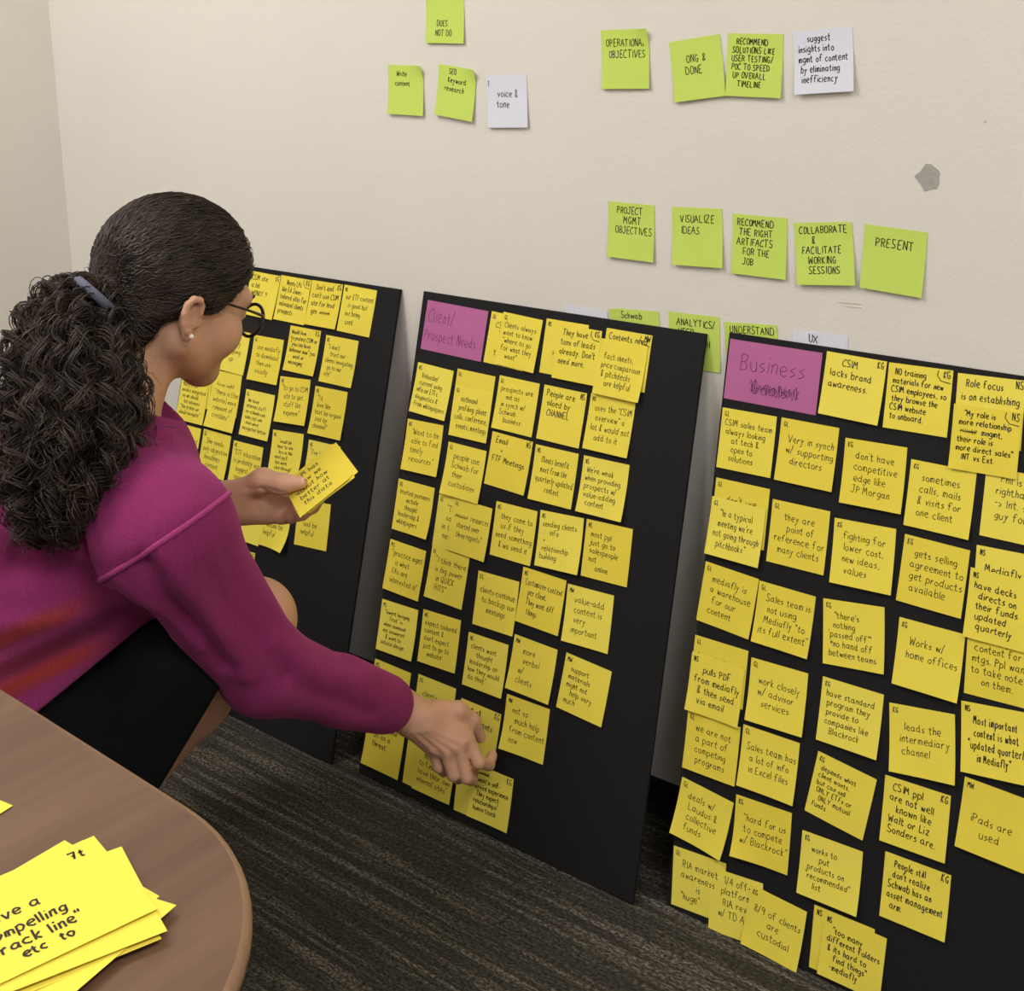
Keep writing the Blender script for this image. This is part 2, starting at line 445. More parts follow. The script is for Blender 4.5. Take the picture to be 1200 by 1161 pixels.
def layout(init, text, w, h, r, cap_scale=1.0, caps=False, center_bias=True, top=None):
    st = []
    lines = text.split('|') if text else []
    if init:
        hh = 0.0062
        t = init[1:]; tw = text_width(t, hh)
        x = -w / 2 + 0.004 if init[0] == 'l' else w / 2 - tw - 0.004
        s, _ = text_strokes(t, x, h / 2 - 0.004 - hh, hh * (1.35 if init[0] == 'r' else 1), r); st += [tuple(q) for q in s]
    if lines:
        nl = len(lines)
        avail = h - (0.0135 if init and init[0] == 'l' else 0.007) - 0.008
        sp = min(0.0135 if nl > 2 else 0.015, avail / max(nl, 1)) * min(1, cap_scale * 1.05)
        hh = min((0.0096 if caps else 0.0088) * cap_scale, sp * 0.70)
        nw = 1.0
        while nw > 0.62 and max(text_width(l, hh, nw) for l in lines) > w - 0.009: nw -= 0.04
        longest = max(text_width(l, 1.0, nw) for l in lines) or 1
        hh = min(hh, (w - 0.007) / longest)
        y = h / 2 - (0.0135 if init and init[0] == 'l' else 0.0055) - hh
        if init and init[0] == 'l' and nl <= 3: y -= 0.006
        if top is not None: y = h / 2 - top - hh
        x0 = -w / 2 + (0.006 if (init and init[0] == 'r') or nl >= 5 else 0.012)
        tilt = r.uniform(-0.03, 0.02)
        for i, l in enumerate(lines):
            tw = text_width(l, hh, nw)
            xi = x0 + r.uniform(0, 1) * max(0, (w / 2 - 0.005 - x0) - tw) * (0.45 if tw < w * 0.6 else 0.25)
            xi = min(xi, w / 2 - 0.003 - tw)
            s, _ = text_strokes(l, xi, y, hh, r, nw)
            st += [[(p[0], p[1] + (p[0] + w / 2) * tilt) for p in q] for q in s]
            y -= sp
    return st

LEFT_NOTES = [
('r0a', 184.4, 700.1, -0.021, 77.5, 76.2, 'rKG', 'CSIM site|a bit|WONKY !!', 'WONKY'),
('r0b', 262.9, 701.0, -0.013, 76.1, 76.2, 'rKG', 'Needs LPs|like Ed Jones -|tailored sites for|individual clients|prospects', 'tailored sites'),
('r0c', 340.2, 702.2, 0.004, 74.4, 74.5, 'rKG', "Don't and|can't use CSIM|site for lead|gen. ~", 'site for lead gen.'),
('r0d', 417.8, 701.3, -0.021, 75.4, 76.0, 'lNS', 'our ETF content|is good but|not being|used', 'is good but not being'),
('r1a', 131.0, 595.4, -0.015, 76.1, 74.0, '', 'has 2|(1) query|(2) going|up', 'has 2'),
('r1b', 218.7, 592.7, 0.014, 76.2, 76.8, 'lGL', 'use mediafly|to download|then use|visually', 'then use visually'),
('r1c', 305.0, 620.5, -0.0, 75.1, 75.7, 'rKG', 'Would love|to protect CSIM or|"you can have|behavior now" you|want or|messaging', 'Would love'),
('r1d', 394.1, 615.6, 0.001, 75.9, 76.5, 'lNS', '"I don\'t|trust our|clients navigating|go to our|site"', "I don't ... go to"),
('r2a0', 48.2, 522.1, 0.038, 77.5, 76.3, 'lGL', 'clients', '=yellow sticky note at left edge of left board, mostly behind chin and another note'),
('r2a', 43.2, 492.5, 0.02, 77.5, 74.7, '', 'Mary is the|easiest integrated|so we should|not advisors|"the broker we|should navigate"', 'easiest integrated'),
('r2b0', 126.6, 519.5, 0.029, 77.5, 75.7, 'lGL', 'from sight|discovers it|bio', '=yellow note peeking above "relevant" note, second column of left board'),
('r2b', 127.9, 493.8, -0.001, 77.5, 74.0, '', '"there is (the|website) more|relevant of|credibles"', 'relevant of credibles'),
('r2c', 218.1, 497.9, 0.011, 74.5, 78.0, 'lGL', 'We have|internal staff|on schwab.com,|sales not one|main were|navigated better', 'We have internal staff'),
('r2d', 300.6, 535.8, 0.065, 74.0, 75.8, 'lNS', '"to go to CSIM|site to get|stuff like|expense"', 'stuff like expense'),
('r2e', 387.3, 530.2, 0.02, 75.7, 78.0, 'lNS', '"I\'d|love like|text be organi|zed by|channel"', 'zed by channel'),
('r3a', 40.5, 411.6, 0.007, 74.0, 74.0, 'lGL', '"Look at that|smaller"', 'Look at that'),
('r3b', 122.3, 412.2, 0.001, 75.4, 77.2, 'lGL', 'She needs|only objective|headlines|content', 'She needs only'),
('r3c', 207.7, 408.4, 0.017, 77.1, 75.8, 'lNS', '"ETF education|is probably our|biggest|opportunity', 'ETF education'),
('r3d', 303.3, 446.9, 0.073, 75.4, 74.0, 'lNS', '"would be|hear to see|less in the|next pg &|but more|click-through"', 'click-through'),
('r3e', 390.3, 444.3, 0.026, 74.0, 74.0, 'lNS', '"I\'ve looked for|stuff & can\'t|find it|used for', "I've looked for"),
('r4b', 118.9, 329.5, 0.014, 75.3, 74.0, 'lGL', 'more|content', '=yellow sticky note just showing above the right sleeve, left board'),
('r4c', 235.1, 323.3, 0.001, 74.0, 74.0, '', '|"in w/|content', '=yellow note behind the sleeve, below the note-holding hand, left board'),
('r4d', 300.2, 327.4, 0.024, 74.0, 74.0, '', '||would be|helpful', '=yellow note with curled corner below the palm, left board'),
('r4e', 389.2, 348.8, 0.078, 75.6, 74.0, '', '||and be|helpful', 'and be helpful'),
('r5c', 229.1, 234.1, 0.045, 74.0, 74.0, 'rKG', '', '=yellow sticky note half behind the sleeve, lowest on left board')]
MIDDLE_NOTES = [
('hdr', 72.3, 694.2, -0.022, 122.8, 76.1, '', 'Client/|Prospect Needs', 'large pink header card reading "Client/Prospect Needs"'),
('r0a', 177.2, 692.2, -0.04, 74.9, 76.4, 'lGL', 'CSIM|"has|who|the', '=yellow sticky note beside the pink card, mostly under another note, middle board'),
('r0b', 199.6, 693.4, -0.045, 74.0, 77.4, 'lGL', 'Clients always|want to know|"where to go|for what they|want"', 'where to go'),
('r0c', 280.9, 694.7, -0.007, 74.6, 78.0, 'lNS', '"w|shar|s|-t', '=yellow sticky note under the "They have tons of leads" note'),
('r0d', 305.6, 690.2, -0.008, 74.0, 76.5, 'rKG', "They have|tons of leads|already. Don't|need more.", 'They have tons of leads'),
('r0e', 386.1, 694.6, -0.014, 75.3, 77.5, 'rMW', 'Contents need|mw', '=top right yellow sticky note of middle board, partly covered below'),
('r0f', 381.1, 679.6, -0.018, 77.1, 76.6, '', '|fact sheets,|price comparison|& pitchdecks|are helpful', 'fact sheets'),
('r1a', 44.6, 596.9, -0.04, 74.2, 76.6, 'lNS', 'Valuable/|current using|info on ETFs,|diagnostics &|from whitepapers', 'Valuable/current using'),
('r1b', 127.1, 600.6, -0.013, 74.4, 75.1, 'lGL', '...', '=yellow sticky note mostly hidden by the "outbound profiling" note, middle board'),
('r1b2', 128.2, 576.6, 0.003, 74.1, 75.5, 'lGL', 'outbound|profiling: phone|calls, conference,|events, meetings', 'outbound profiling'),
('r1c', 209.1, 601.8, -0.016, 74.6, 77.4, 'lGL', 'prospects are|not as|in synch w/|Schwab|business', 'prospects are not as'),
('r1d', 292.7, 601.3, -0.011, 75.2, 77.2, 'rNS', 'People are|siloed by|CHANNEL', 'People are siloed by'),
('r1e', 374.2, 602.7, -0.004, 74.3, 76.7, 'lNS', 'uses the "CSIM|overview" a|lot & would not|add to it', 'uses the overview'),
('r2a', 41.7, 510.1, 0.028, 74.0, 77.7, 'lNS', '"Want to be|able to find|timely|resources"', 'Want to be able'),
('r2b', 128.9, 489.4, -0.009, 74.9, 77.6, 'lGL', 'people use|Schwab for|their|custodians', 'people use ... custodians'),
('r2c', 209.7, 518.9, -0.031, 75.7, 77.3, 'rNS', 'Email|+|FTF Meetings', 'Email + FTF Meetings'),
('r2d', 292.3, 515.9, 0.004, 75.6, 77.5, 'lNS', 'Clients benefit|most from the|quarterly updated|context', 'Clients benefit most'),
('r2e', 377.5, 516.8, 0.013, 75.8, 77.0, 'lNS', "We're weak|when providing|prospects w/|value-adding|content", "We're weak when"),
('r3a', 39.5, 416.1, 0.004, 75.2, 77.7, 'lKG', 'trusted partners|include|thought|leadership &|whitepapers', 'trusted partners include'),
('r3b', 124.2, 410.2, -0.003, 74.0, 78.0, 'lGL', '"There\'s|so much|in the|news', '=left one of two overlapping yellow notes above "QUICK HITS", middle board'),
('r3b2', 155.2, 410.6, -0.016, 74.0, 78.0, 'lGL', '~ resources|started over|three reports"', '=overlapping yellow note with scribbled-out word in its first line, middle board'),
('r3c', 235.7, 423.1, 0.015, 75.5, 77.3, 'lNS', 'they come to|us if they|need something|& we send it', 'they come to us'),
('r3d', 317.4, 429.4, 0.058, 75.2, 77.0, 'lNS', 'sending clients|info|=|relationship|building', 'sending clients info'),
('r3e', 396.8, 433.3, 0.036, 75.8, 77.2, 'lNS', 'most ppl|just go to|salespeople|not|online', 'most ppl'),
('r4a', 38.5, 322.4, -0.019, 75.2, 76.2, 'lMS', '"practice mgmt|is what|FAs are|interested in"', 'practice mgmt'),
('r4b', 123.9, 332.4, -0.02, 74.4, 76.9, 'lGL', '"I think there|is big power|in QUICK|HITS"', 'QUICK HITS'),
('r4c', 220.6, 319.0, 0.03, 76.0, 76.9, 'lKG', 'clients continue|to backup our|meetings', 'clients continue'),
('r4d', 298.8, 342.4, -0.013, 76.4, 76.8, 'lNS', 'Customizer content|per client.|They want diff|things.', 'They want diff things'),
('r4e', 380.5, 339.9, 0.038, 76.9, 77.4, 'lMW', 'value-add|content is|very|important', 'value-add content'),
('r5a', 40.4, 231.6, 0.028, 75.8, 76.2, 'lMS', '"lowest hanging|fruit" is|when someone|not answered|& want to|initiate design', 'lowest hanging fruit'),
('r5b', 125.7, 238.3, 0.037, 74.5, 76.7, 'lNS', "expect tailored|content &|don't expect|just to go to|website", 'expect tailored content'),
('r5c', 216.8, 229.3, 0.02, 74.6, 75.4, 'lNS', 'clients want|thought|leadership on|how they would|do that"', 'thought leadership'),
('r5d', 299.2, 247.5, -0.015, 76.3, 75.6, 'lMW', 'more|verbal|w/|clients', 'more verbal'),
('r5e', 389.2, 245.9, -0.054, 76.5, 75.6, 'lMW', 'support|materials|might not|help very|much', 'support materials'),
('r6a', 41.5, 140.1, -0.008, 76.1, 74.0, 'lMS', '3rd party|content & other', '3rd party'),
('r6b', 132.1, 142.9, 0.003, 75.1, 75.0, 'lKG', 'clients want', '=yellow sticky note "clients want" half hidden behind the reaching hand, middle board'),
('r6c', 218.9, 133.5, -0.006, 75.1, 74.3, 'rKG', 'Not all|users wants|to see|service', 'Not all'),
('r6d', 300.9, 164.4, 0.02, 76.2, 75.4, 'lMW', 'not so|much help|from content|now', 'not so much help'),
('r7a', 44.6, 55.5, -0.006, 77.5, 74.0, 'rKG', 'dealers see|us as a|threat', 'threat'),
('r7b', 129.1, 55.2, 0.002, 75.3, 74.0, 'lKG', 'for|to|Stay', '=yellow note under the "have their own" note, bottom row of middle board'),
('r7b2', 150.4, 55.7, 0.012, 74.5, 74.0, '', 'lot of|has tools|to find they|have their own|internal sites"', 'have their own'),
('r7c', 230.0, 52.5, 0.041, 74.0, 74.0, '', '', '=yellow note under the "self-service" note, bottom row of middle board'),
('r7c2', 257.7, 54.0, 0.025, 74.0, 74.0, 'rKG', '~|want a self-|service experience|They expect|relationships/|human touch', 'self-service experience')]
RIGHT_NOTES = [
('hdr', 67.2, 699.4, -0.003, 129.1, 77.2, '', 'Business|~Goals', 'large pink header card reading "Business" above a scribbled-out word'),
('r0a', 175.4, 701.7, -0.022, 77.5, 76.9, 'rKG', 'CSIM|lacks brand|awareness.', 'lacks brand awareness'),
('r0b', 257.0, 701.0, 0.02, 77.5, 77.4, 'rKG', 'NO training|materials for new|CSIM employees, so|they browse the|CSIM website|to onboard.', 'NO training materials'),
('r0c', 340.0, 701.0, 0.033, 76.4, 78.0, 'rNS', 'Role focus|is on establishing', 'Role focus'),
('r0d', 339.6, 667.4, 0.025, 76.7, 74.0, 'rNS', '"My role is|more relationship|~ mngmt,|their role is|more direct sales"|INT vs Ext.', 'My role is'),
('r1a', 42.0, 611.0, 0.014, 77.5, 77.2, 'lGL', 'CSIM sales team|always looking|at tech &|open to|solutions', 'always looking'),
('r1b', 125.6, 611.6, 0.002, 77.5, 78.0, 'lGL', 'Very in synch|w/ supporting|directors', 'Very in synch'),
('r1c', 213.4, 602.9, 0.03, 77.5, 77.9, 'lKG', "don't have|competitive|edge like|JP Morgan", 'competitive edge'),
('r1d', 295.6, 592.1, -0.001, 77.0, 77.3, 'lKG', 'sometimes|calls, mails|& visits for|one client', 'sometimes calls, mails'),
('r1e', 382.5, 600.5, 0.007, 75.8, 77.6, '', '"Phil is a|righthand|-> Int. sales|guy for', 'righthand'),
('r2a', 43.4, 520.1, 0.007, 77.1, 77.1, 'lGL', "don't use", '=yellow sticky note "don\'t use" peeking above the "typical meeting" note'),
('r2a2', 40.8, 496.6, -0.008, 77.5, 74.0, 'lGL', '"In a typical|meeting we\'re|not going through|pitchbooks"', 'In a typical meeting'),
('r2b', 126.3, 509.5, 0.013, 77.5, 77.7, 'lGL', 'they are|point of|reference for|many clients', 'point of reference'),
('r2c', 211.5, 506.0, 0.047, 77.5, 77.2, 'lKG', 'fighting for|lower cost,|new ideas,|values', 'fighting for lower cost'),
('r2d', 297.2, 503.5, -0.019, 76.9, 78.0, 'lKG', 'gets selling|agreement to|get products|available', 'gets selling agreement'),
('r2e', 381.6, 512.3, 0.037, 74.4, 78.0, 'lNS', 'Mediafly for', '=yellow note peeking above "updated quarterly" note, right edge of photo'),
('r2e2', 376.9, 484.8, 0.0, 74.8, 78.0, 'lNS', 'have decks|directs on|their funds|updated|quarterly', 'have ... updated quarterly'),
('r3a', 39.4, 408.6, -0.054, 77.5, 77.1, 'lGL', 'mediafly is|a warehouse|for our|content', 'a warehouse'),
('r3b', 119.2, 405.3, -0.01, 77.0, 76.1, 'lGL', 'Sales team is|not using|Mediafly "to|its full extent"', 'Sales team is not'),
('r3c', 210.8, 410.2, 0.119, 77.5, 76.8, 'lKG', '"there\'s|nothing|\'passed off\'"|*no hand off|between teams', "there's nothing"),
('r3d', 302.9, 408.5, 0.008, 77.5, 77.1, 'lKG', 'Works w/|home offices', 'Works w/ home offices'),
('r3e', 382.1, 422.6, 0.043, 74.0, 76.1, '', 'likes to print|content for|mtgs. Ppl want|to take notes|on them.', 'likes to print'),
('r4a', 38.3, 316.0, 0.01, 77.5, 74.0, 'lGL', 'have it through', '=yellow sticky note "have it through" tucked above the "pulls PDF" note'),
('r4a2', 36.5, 293.6, -0.001, 76.8, 74.5, 'lNS', 'pulls PDF|from mediafly|& then send|via email', 'pulls PDF'),
('r4b', 121.6, 309.7, 0.03, 77.5, 76.9, 'lGL', 'work closely|w/ advisor|services', 'work closely'),
('r4c', 217.4, 314.3, 0.012, 77.3, 75.9, 'lKG', 'have standard|program they|provide to|companies like|Blackrock', 'have standard program'),
('r4d', 306.1, 312.7, 0.128, 77.2, 77.1, 'lKG', 'leads the|intermediary|channel', 'leads the intermediary channel'),
('r4e', 387.0, 339.7, 0.117, 76.0, 77.0, 'lNS', 'Most important|content is what|"updated quarterly|in Mediafly"', 'Most important content'),
('r5a', 39.9, 219.4, 0.017, 76.6, 74.1, 'lGL', 'we are not|a part of|competing|programs', 'competing programs'),
('r5b', 120.2, 225.2, 0.016, 77.4, 75.6, 'lGL', 'Sales team has|a lot of info|in Excel files', 'a lot of info'),
('r5c', 216.2, 220.7, -0.117, 76.0, 75.3, 'lKG', 'depends what|client wants,|but can sell|ONLY ETFs or|ONLY mutual|funds', 'depends what client wants'),
('r5d', 307.5, 226.4, 0.031, 77.5, 75.2, 'rKG', 'CSIM ppl|are not well|known like|Walt or Liz|Sonders are.', 'are not well known'),
('r5e', 395.4, 252.0, -0.023, 76.5, 78.0, 'lMW', 'iPads are|used', '=yellow note with two centred words, lowest at the right edge of right board'),
('r6a', 37.9, 129.0, -0.092, 76.7, 74.0, 'lGL', 'deals w/|Laudus &|collective|funds', 'collective funds'),
('r6b', 121.6, 138.9, 0.048, 76.5, 74.3, 'lKG', '"hard for us|to compete|w/ Blackrock"', 'hard for us'),
('r6c', 213.8, 127.6, 0.034, 77.5, 74.2, 'lKG', 'works to|put|products on|"recommended"|list', 'recommended'),
('r6d', 317.2, 140.9, 0.023, 77.5, 74.0, 'rKG', "People still|don't realize|Schwab has an|asset management|arm.", 'asset management'),
('r7a', 42.8, 45.4, 0.076, 76.6, 74.0, 'lGL', 'RIA market|awareness|is|"huge"', 'RIA market awareness'),
('r7b', 97.5, 39.0, 0.099, 74.0, 76.4, '', '1/4 off-|platform|RIA rev|w/ TD Am', '1/4 off-platform'),
('r7c', 152.3, 36.4, -0.048, 76.1, 74.0, 'lKG', '8/9 of clients|are|custodial', '8/9 of clients'),
('r7d', 238.2, 46.5, 0.024, 76.2, 74.3, 'lNS', '"ph|be|lets|eas|f', '=yellow note peeking out left of the "too many different folders" note'),
('r7e', 252.1, 43.9, -0.005, 77.5, 74.0, 'lNS', '"too many|different folders|& its hard to|find things"|-mediafly', 'too many different folders')]
WALL_NOTES = [
('op', -17.3, 1078.0, 0.022, 76.3, 78.0, 'g', 'OPERATIONAL|OBJECTIVES', 'OPERATIONAL OBJECTIVES'),
('od', 93.5, 1066.0, 0.131, 76.0, 77.5, 'g', 'ONG &|DONE', 'ONG & DONE'),
('rs', 175.1, 1070.4, -0.023, 77.0, 77.3, 'g', 'RECOMMEND|SOLUTIONS LIKE|USER TESTING/|POC TO SPEED|UP OVERALL|TIMELINE', 'RECOMMEND SOLUTIONS LIKE'),
('sg', 267.4, 1076.0, 0.074, 76.5, 75.4, 'w', 'suggest|insights into|mgmt of content|by eliminating|inefficiency', 'suggest insights'),
('dn', -335.7, 1138.1, -0.022, 75.1, 74.0, 'g', 'DOES|NOT DO', '=green sticky note cut by the top of the photo, on the wall'),
('wc', -421.5, 1031.0, -0.02, 74.0, 75.2, 'g', 'Write|content', 'Write content'),
('seo', -319.1, 1028.9, -0.119, 74.0, 75.6, 'g', 'SEO|Keyword|research', 'Keyword research'),
('vt', -222.0, 1018.5, 0.035, 74.0, 75.7, 'w', 'voice &|tone', 'voice & tone'),
('pm', -12.0, 847.0, -0.012, 75.1, 76.8, 'g', 'PROJECT|MGMT|OBJECTIVES', 'PROJECT MGMT OBJECTIVES'),
('vi', 92.0, 848.2, 0.036, 75.7, 76.8, 'g', 'VISUALIZE|IDEAS', 'VISUALIZE IDEAS'),
('rr', 182.4, 844.4, -0.005, 76.9, 77.3, 'g', 'RECOMMEND|THE RIGHT|ARTIFACTS|FOR THE|JOB', 'THE RIGHT ARTIFACTS'),
('cf', 271.4, 843.3, 0.096, 77.0, 76.8, 'g', 'COLLABORATE|&|FACILITATE|WORKING|SESSIONS', 'COLLABORATE & FACILITATE'),
('pr', 359.1, 843.4, -0.053, 76.8, 77.1, 'g', 'PRESENT', 'PRESENT'),
('an', 86.1, 706.5, 0.026, 77.5, 74.9, 'g', 'ANALYTICS/|USER|RESEARCH|GUIDE', 'ANALYTICS/'),
('sch', -5.8, 699.7, 0.059, 77.5, 78.0, 'g', 'Schwab|.com', '=green sticky note with curled corner, half behind the middle board'),
('wh1', -90.7, 693.0, 0.008, 74.2, 78.0, 'w', '', '=plain white note mostly hidden behind top edge of middle board'),
('un', 171.9, 703.6, 0.07, 76.0, 78.0, 'g', 'UNDERSTAND|USERS', 'UNDERSTAND'),
('wh2', 266.7, 704.3, 0.014, 74.0, 78.0, 'w', 'UX', '=white note mostly hidden behind top edge of the right board')]


# ------------------------------------------------------------------ boards with their notes
BOARD_W, BOARD_H, BOARD_T = 0.5053, 0.7461, 0.005
BOARDS = {'left': (-0.954532, -0.206896), 'middle': (-0.398614, -0.196078), 'right': (0.141355, -0.168459)}
UNDER = {'left': ('r2a0', 'r2b0'), 'middle': ('r0a', 'r0c', 'r0e', 'r1b', 'r3b', 'r7b', 'r7c'), 'right': ('r0c', 'r2a', 'r2e', 'r4a', 'r7a', 'r7d', 'r3e')}
OVER = {'left': ('r2a', 'r2b'), 'middle': ('r0b', 'r0d', 'r1b2', 'r3b2', 'r7b2', 'r7c2'), 'right': ('r0d', 'r2a2', 'r2e2', 'r4a2', 'r7c', 'r7e')}
OVER2 = {'left': (), 'middle': ('r0f',), 'right': ('r7c',)}
CURL = {('left', 'r4d'): (0.0, 0.012), ('middle', 'r3a'): (0, .004), ('right', 'r6a'): (0.002, .004), ('right', 'r6b'): (0.006, 0), ('right', 'r4a2'): (.003, .002), ('left', 'r3d'): (0, .003), ('middle', 'r6d'): (.004, 0)}
def board_matrix(nm, u, v, rot, off=0.0):
    bx, by = BOARDS[nm]
    s = (-by - BOARD_T) / BOARD_H; c = math.sqrt(1 - s * s)
    U = Vector((1, 0, 0)); Vv = Vector((0, s, c)); N = U.cross(Vv)   # N points to the room
    R = Matrix((U, Vv, N)).transposed().to_4x4()
    R.translation = Vector((bx, by, 0)) + U * u + Vv * v + N * off
    return R @ Matrix.Rotation(rot, 4, 'Z')
for nm, notes in (('left', LEFT_NOTES), ('middle', MIDDLE_NOTES), ('right', RIGHT_NOTES)):
    vf = box_vf(0, BOARD_W, 0.0012, BOARD_H, -BOARD_T, 0)
    o = link('foam_board', vf[0], vf[1], MAT['board'])
    o.matrix_world = board_matrix(nm, 0, 0, 0); bevel(o, 0.0006)
    what = {'left': 'black foam board of sticky notes behind the woman, leaning on the wall',
            'middle': 'black foam board of sticky notes being reached for, headed by Client/Prospect Needs card',
            'right': 'black foam board of sticky notes headed Business, cut by the right of the photo'}[nm]
    tag(o, what, 'foam board', 'black foam boards leaning against the wall')
    for ki, (k, u, v_, rot, w, h, init, text, lab) in enumerate(notes):
        r = random.Random(nm + k)
        w /= 1000; h /= 1000
        hdr = k == 'hdr'
        off = 0.0003 + (0.0012 if k in OVER[nm] else 0) + (0.0012 if k in OVER2[nm] else 0) + 0.00002 * ki
        under = k in UNDER[nm]
        lift = 0.0 if hdr else (0.0003 if under else r.choice((0.0012, 0.002, 0.003, 0.004)))
        curl = CURL.get((nm, k), (0, 0) if under or hdr else (r.choice((0, 0, 0.0015)), r.choice((0, 0, 0.0015))))
        S = note_surface(w, h, lift, curl, 0 if hdr else r.uniform(-.0002, .0006) if not under else 0, 0)
        if hdr:
            st = []
            if nm == 'middle':
                for l, x, y, hh in (('Client/', -0.055, 0.006, 0.020), ('Prospect Needs', -0.058, -0.022, 0.0165)):
                    s, _ = text_strokes(l, x, y, hh, r, 0.72); st += s
            else:
                s, _ = text_strokes('Business', -0.047, 0.002, 0.021, r, 1.0); st += s
                pts = [(-0.030 + i * 0.0021, -0.018 + 0.0085 * math.sin(i * 1.9) + r.uniform(-.003, .003)) for i in range(34)]
                st += [pts, [(p[0] + 0.001, -0.018 - (p[1] + 0.018) * 0.8) for p in pts]]
                s, _ = text_strokes('Goals', -0.028, -0.026, 0.017, r, 1.1); st += s
            mat, ink, sw = MAT['pink'], MAT['ink_thin'], 0.0008
        else:
            st = layout(init, text, w, h, r)
            if k in ('r5e',) and nm == 'right': st = layout(init, text, w, h, r, top=0.036)
            mat = MAT[r.choice(('yellow', 'yellow', 'yellow_b', 'yellow_c'))]; ink = MAT['ink']
            sw = 0.00105 if (init.startswith('r') or init.endswith('NS') and nm == 'right') else 0.0008
        if init.startswith('r') and k in ('r0d', 'r0b', 'r0e', 'r5c') and not hdr:   # ringed initials
            st.append([(w / 2 - 0.017 + 0.0, h / 2 - 0.002), (w / 2 - 0.018, h / 2 - 0.008), (w / 2 - 0.013, h / 2 - 0.014), (w / 2 - 0.002, h / 2 - 0.0155)])
        where = {'left': 'left black board', 'middle': 'middle black board', 'right': 'right black board'}[nm]
        if lab.startswith('='): label = lab[1:]
        elif hdr: label = lab + ', top left of ' + where
        else: label = 'yellow sticky note reading "%s" on the %s' % (lab, where)
        build_note(board_matrix(nm, u / 1000, v_ / 1000, rot, off), w, h, mat, st, ink, sw, label,
                   None if hdr else 'yellow sticky notes on the ' + where, S, 'header card' if hdr else 'sticky note', name='header_card' if hdr else 'sticky_note')

# notes on the wall
for ki, (k, x, z, rot, w, h, colr, text, lab) in enumerate(WALL_NOTES):
    r = random.Random('wall' + k); w /= 1000; h /= 1000
    R = Matrix((Vector((1, 0, 0)), Vector((0, 0, 1)), Vector((0, -1, 0)))).transposed().to_4x4()
    R.translation = Vector((x / 1000, -0.0004 - 0.00003 * ki, z / 1000)); R = R @ Matrix.Rotation(rot, 4, 'Z')
    behind = k in ('wh1', 'sch', 'an', 'un', 'wh2')
    S = note_surface(w, h, 0.0005 if behind else r.uniform(0.003, 0.006), (0, 0), 0, 0)
    if k == 'sch':
        S0 = S; S = lambda a, b, S0=S0, w=w, h=h: S0(a, b) + 0.010 * max(0, b / h + 0.1) * max(0, 0.12 - (a / w + 0.5)) * 8
    if k in ('wc', 'seo', 'op'):
        S0 = S; S = lambda a, b, S0=S0, w=w, h=h: S0(a, b) + 0.006 * max(0, (a / w + b / h) - 0.72) * 4
    small = {'wc': 0.9, 'seo': 0.9, 'dn': 0.9, 'vt': 1.15, 'pr': 1.1, 'sg': 1.15}.get(k, 1.0)
    top = {'dn': 0.040, 'vt': 0.021, 'od': 0.020, 'vi': 0.010, 'pr': 0.014, 'wc': 0.009, 'seo': 0.003, 'op': 0.012, 'wh2': 0.003, 'un': 0.004, 'an': 0.007, 'sch': 0.004}.get(k, None)
    st = layout('', text, w, h, r, small, caps=text.isupper(), top=top)
    if k == 'vt': s, _ = text_strokes('?.', -w / 2 + 0.002, h / 2 - 0.016, 0.008, r); st += [tuple(q) for q in s]
    lb = lab[1:] if lab.startswith('=') else '%s sticky note reading "%s" on the white wall' % ({'g': 'green', 'w': 'white'}[colr], lab)
    build_note(R, w, h, MAT['green' if colr == 'g' else 'white'], st, MAT['ink'], 0.0011, lb, ('green' if colr == 'g' else 'white') + ' sticky notes on the wall', S)

# ------------------------------------------------------------------ table
TZ = 0.740
def rounded_outline(x0, x1, y0, y1, rad, n=16):
    P = []
    for cx, cy, a0 in ((x1 - rad, y1 - rad, 0), (x0 + rad, y1 - rad, 90), (x0 + rad, y0 + rad, 180), (x1 - rad, y0 + rad, 270)):
        for i in range(n + 1):
            a = math.radians(a0 + 90 * i / n); P.append((cx + rad * math.cos(a), cy + rad * math.sin(a)))
    return P
table = empty('conference_table', (-0.2, -1.65, 0))
tag(table, 'brown wood-grain table with a rounded corner, yellow notes lying on it', 'table')
TX, TY = -0.2, -1.65
P = rounded_outline(-1.05, 0.588, -2.25, -1.074, 0.150)
ca_, sa_ = math.cos(-0.035), math.sin(-0.035)
P = [(0.24 + (a - 0.24) * ca_ - (b + 1.077) * sa_, -1.077 + (a - 0.24) * sa_ + (b + 1.077) * ca_) for a, b in P]
P = [(a - TX, b - TY) for a, b in P]; n = len(P)
def inset(P, d):
    out = []
    for i in range(len(P)):
        a, b = P[i - 1], P[(i + 1) % len(P)]; dx, dy = b[0] - a[0], b[1] - a[1]; L = math.hypot(dx, dy) or 1
        out.append((P[i][0] - dy / L * d, P[i][1] + dx / L * d))
    return out
rings = [(inset(P, 0.004), TZ), (inset(P, 0.0012), TZ - 0.0012), (P, TZ - 0.004), (P, TZ - 0.008), (inset(P, 0.034), TZ - 0.029)]
V = [(p[0], p[1], z) for R_, z in rings[:1] for p in R_] + [(p[0], p[1], TZ - 0.03) for p in rings[-1][0]]
link('table_top', V, [tuple(range(n)), tuple(range(n, 2 * n))[::-1]] + [(i, (i + 1) % n, n + (i + 1) % n, n + i) for i in range(n)], MAT['wood'], table)
V = [(p[0], p[1], z) for R_, z in rings for p in R_]
F = []
for k in range(len(rings) - 1):
    for i in range(n): F.append((k * n + i, (k + 1) * n + i, (k + 1) * n + (i + 1) % n, k * n + (i + 1) % n))
link('edge_band', V, F, MAT['wood_edge'], table, smooth=True)
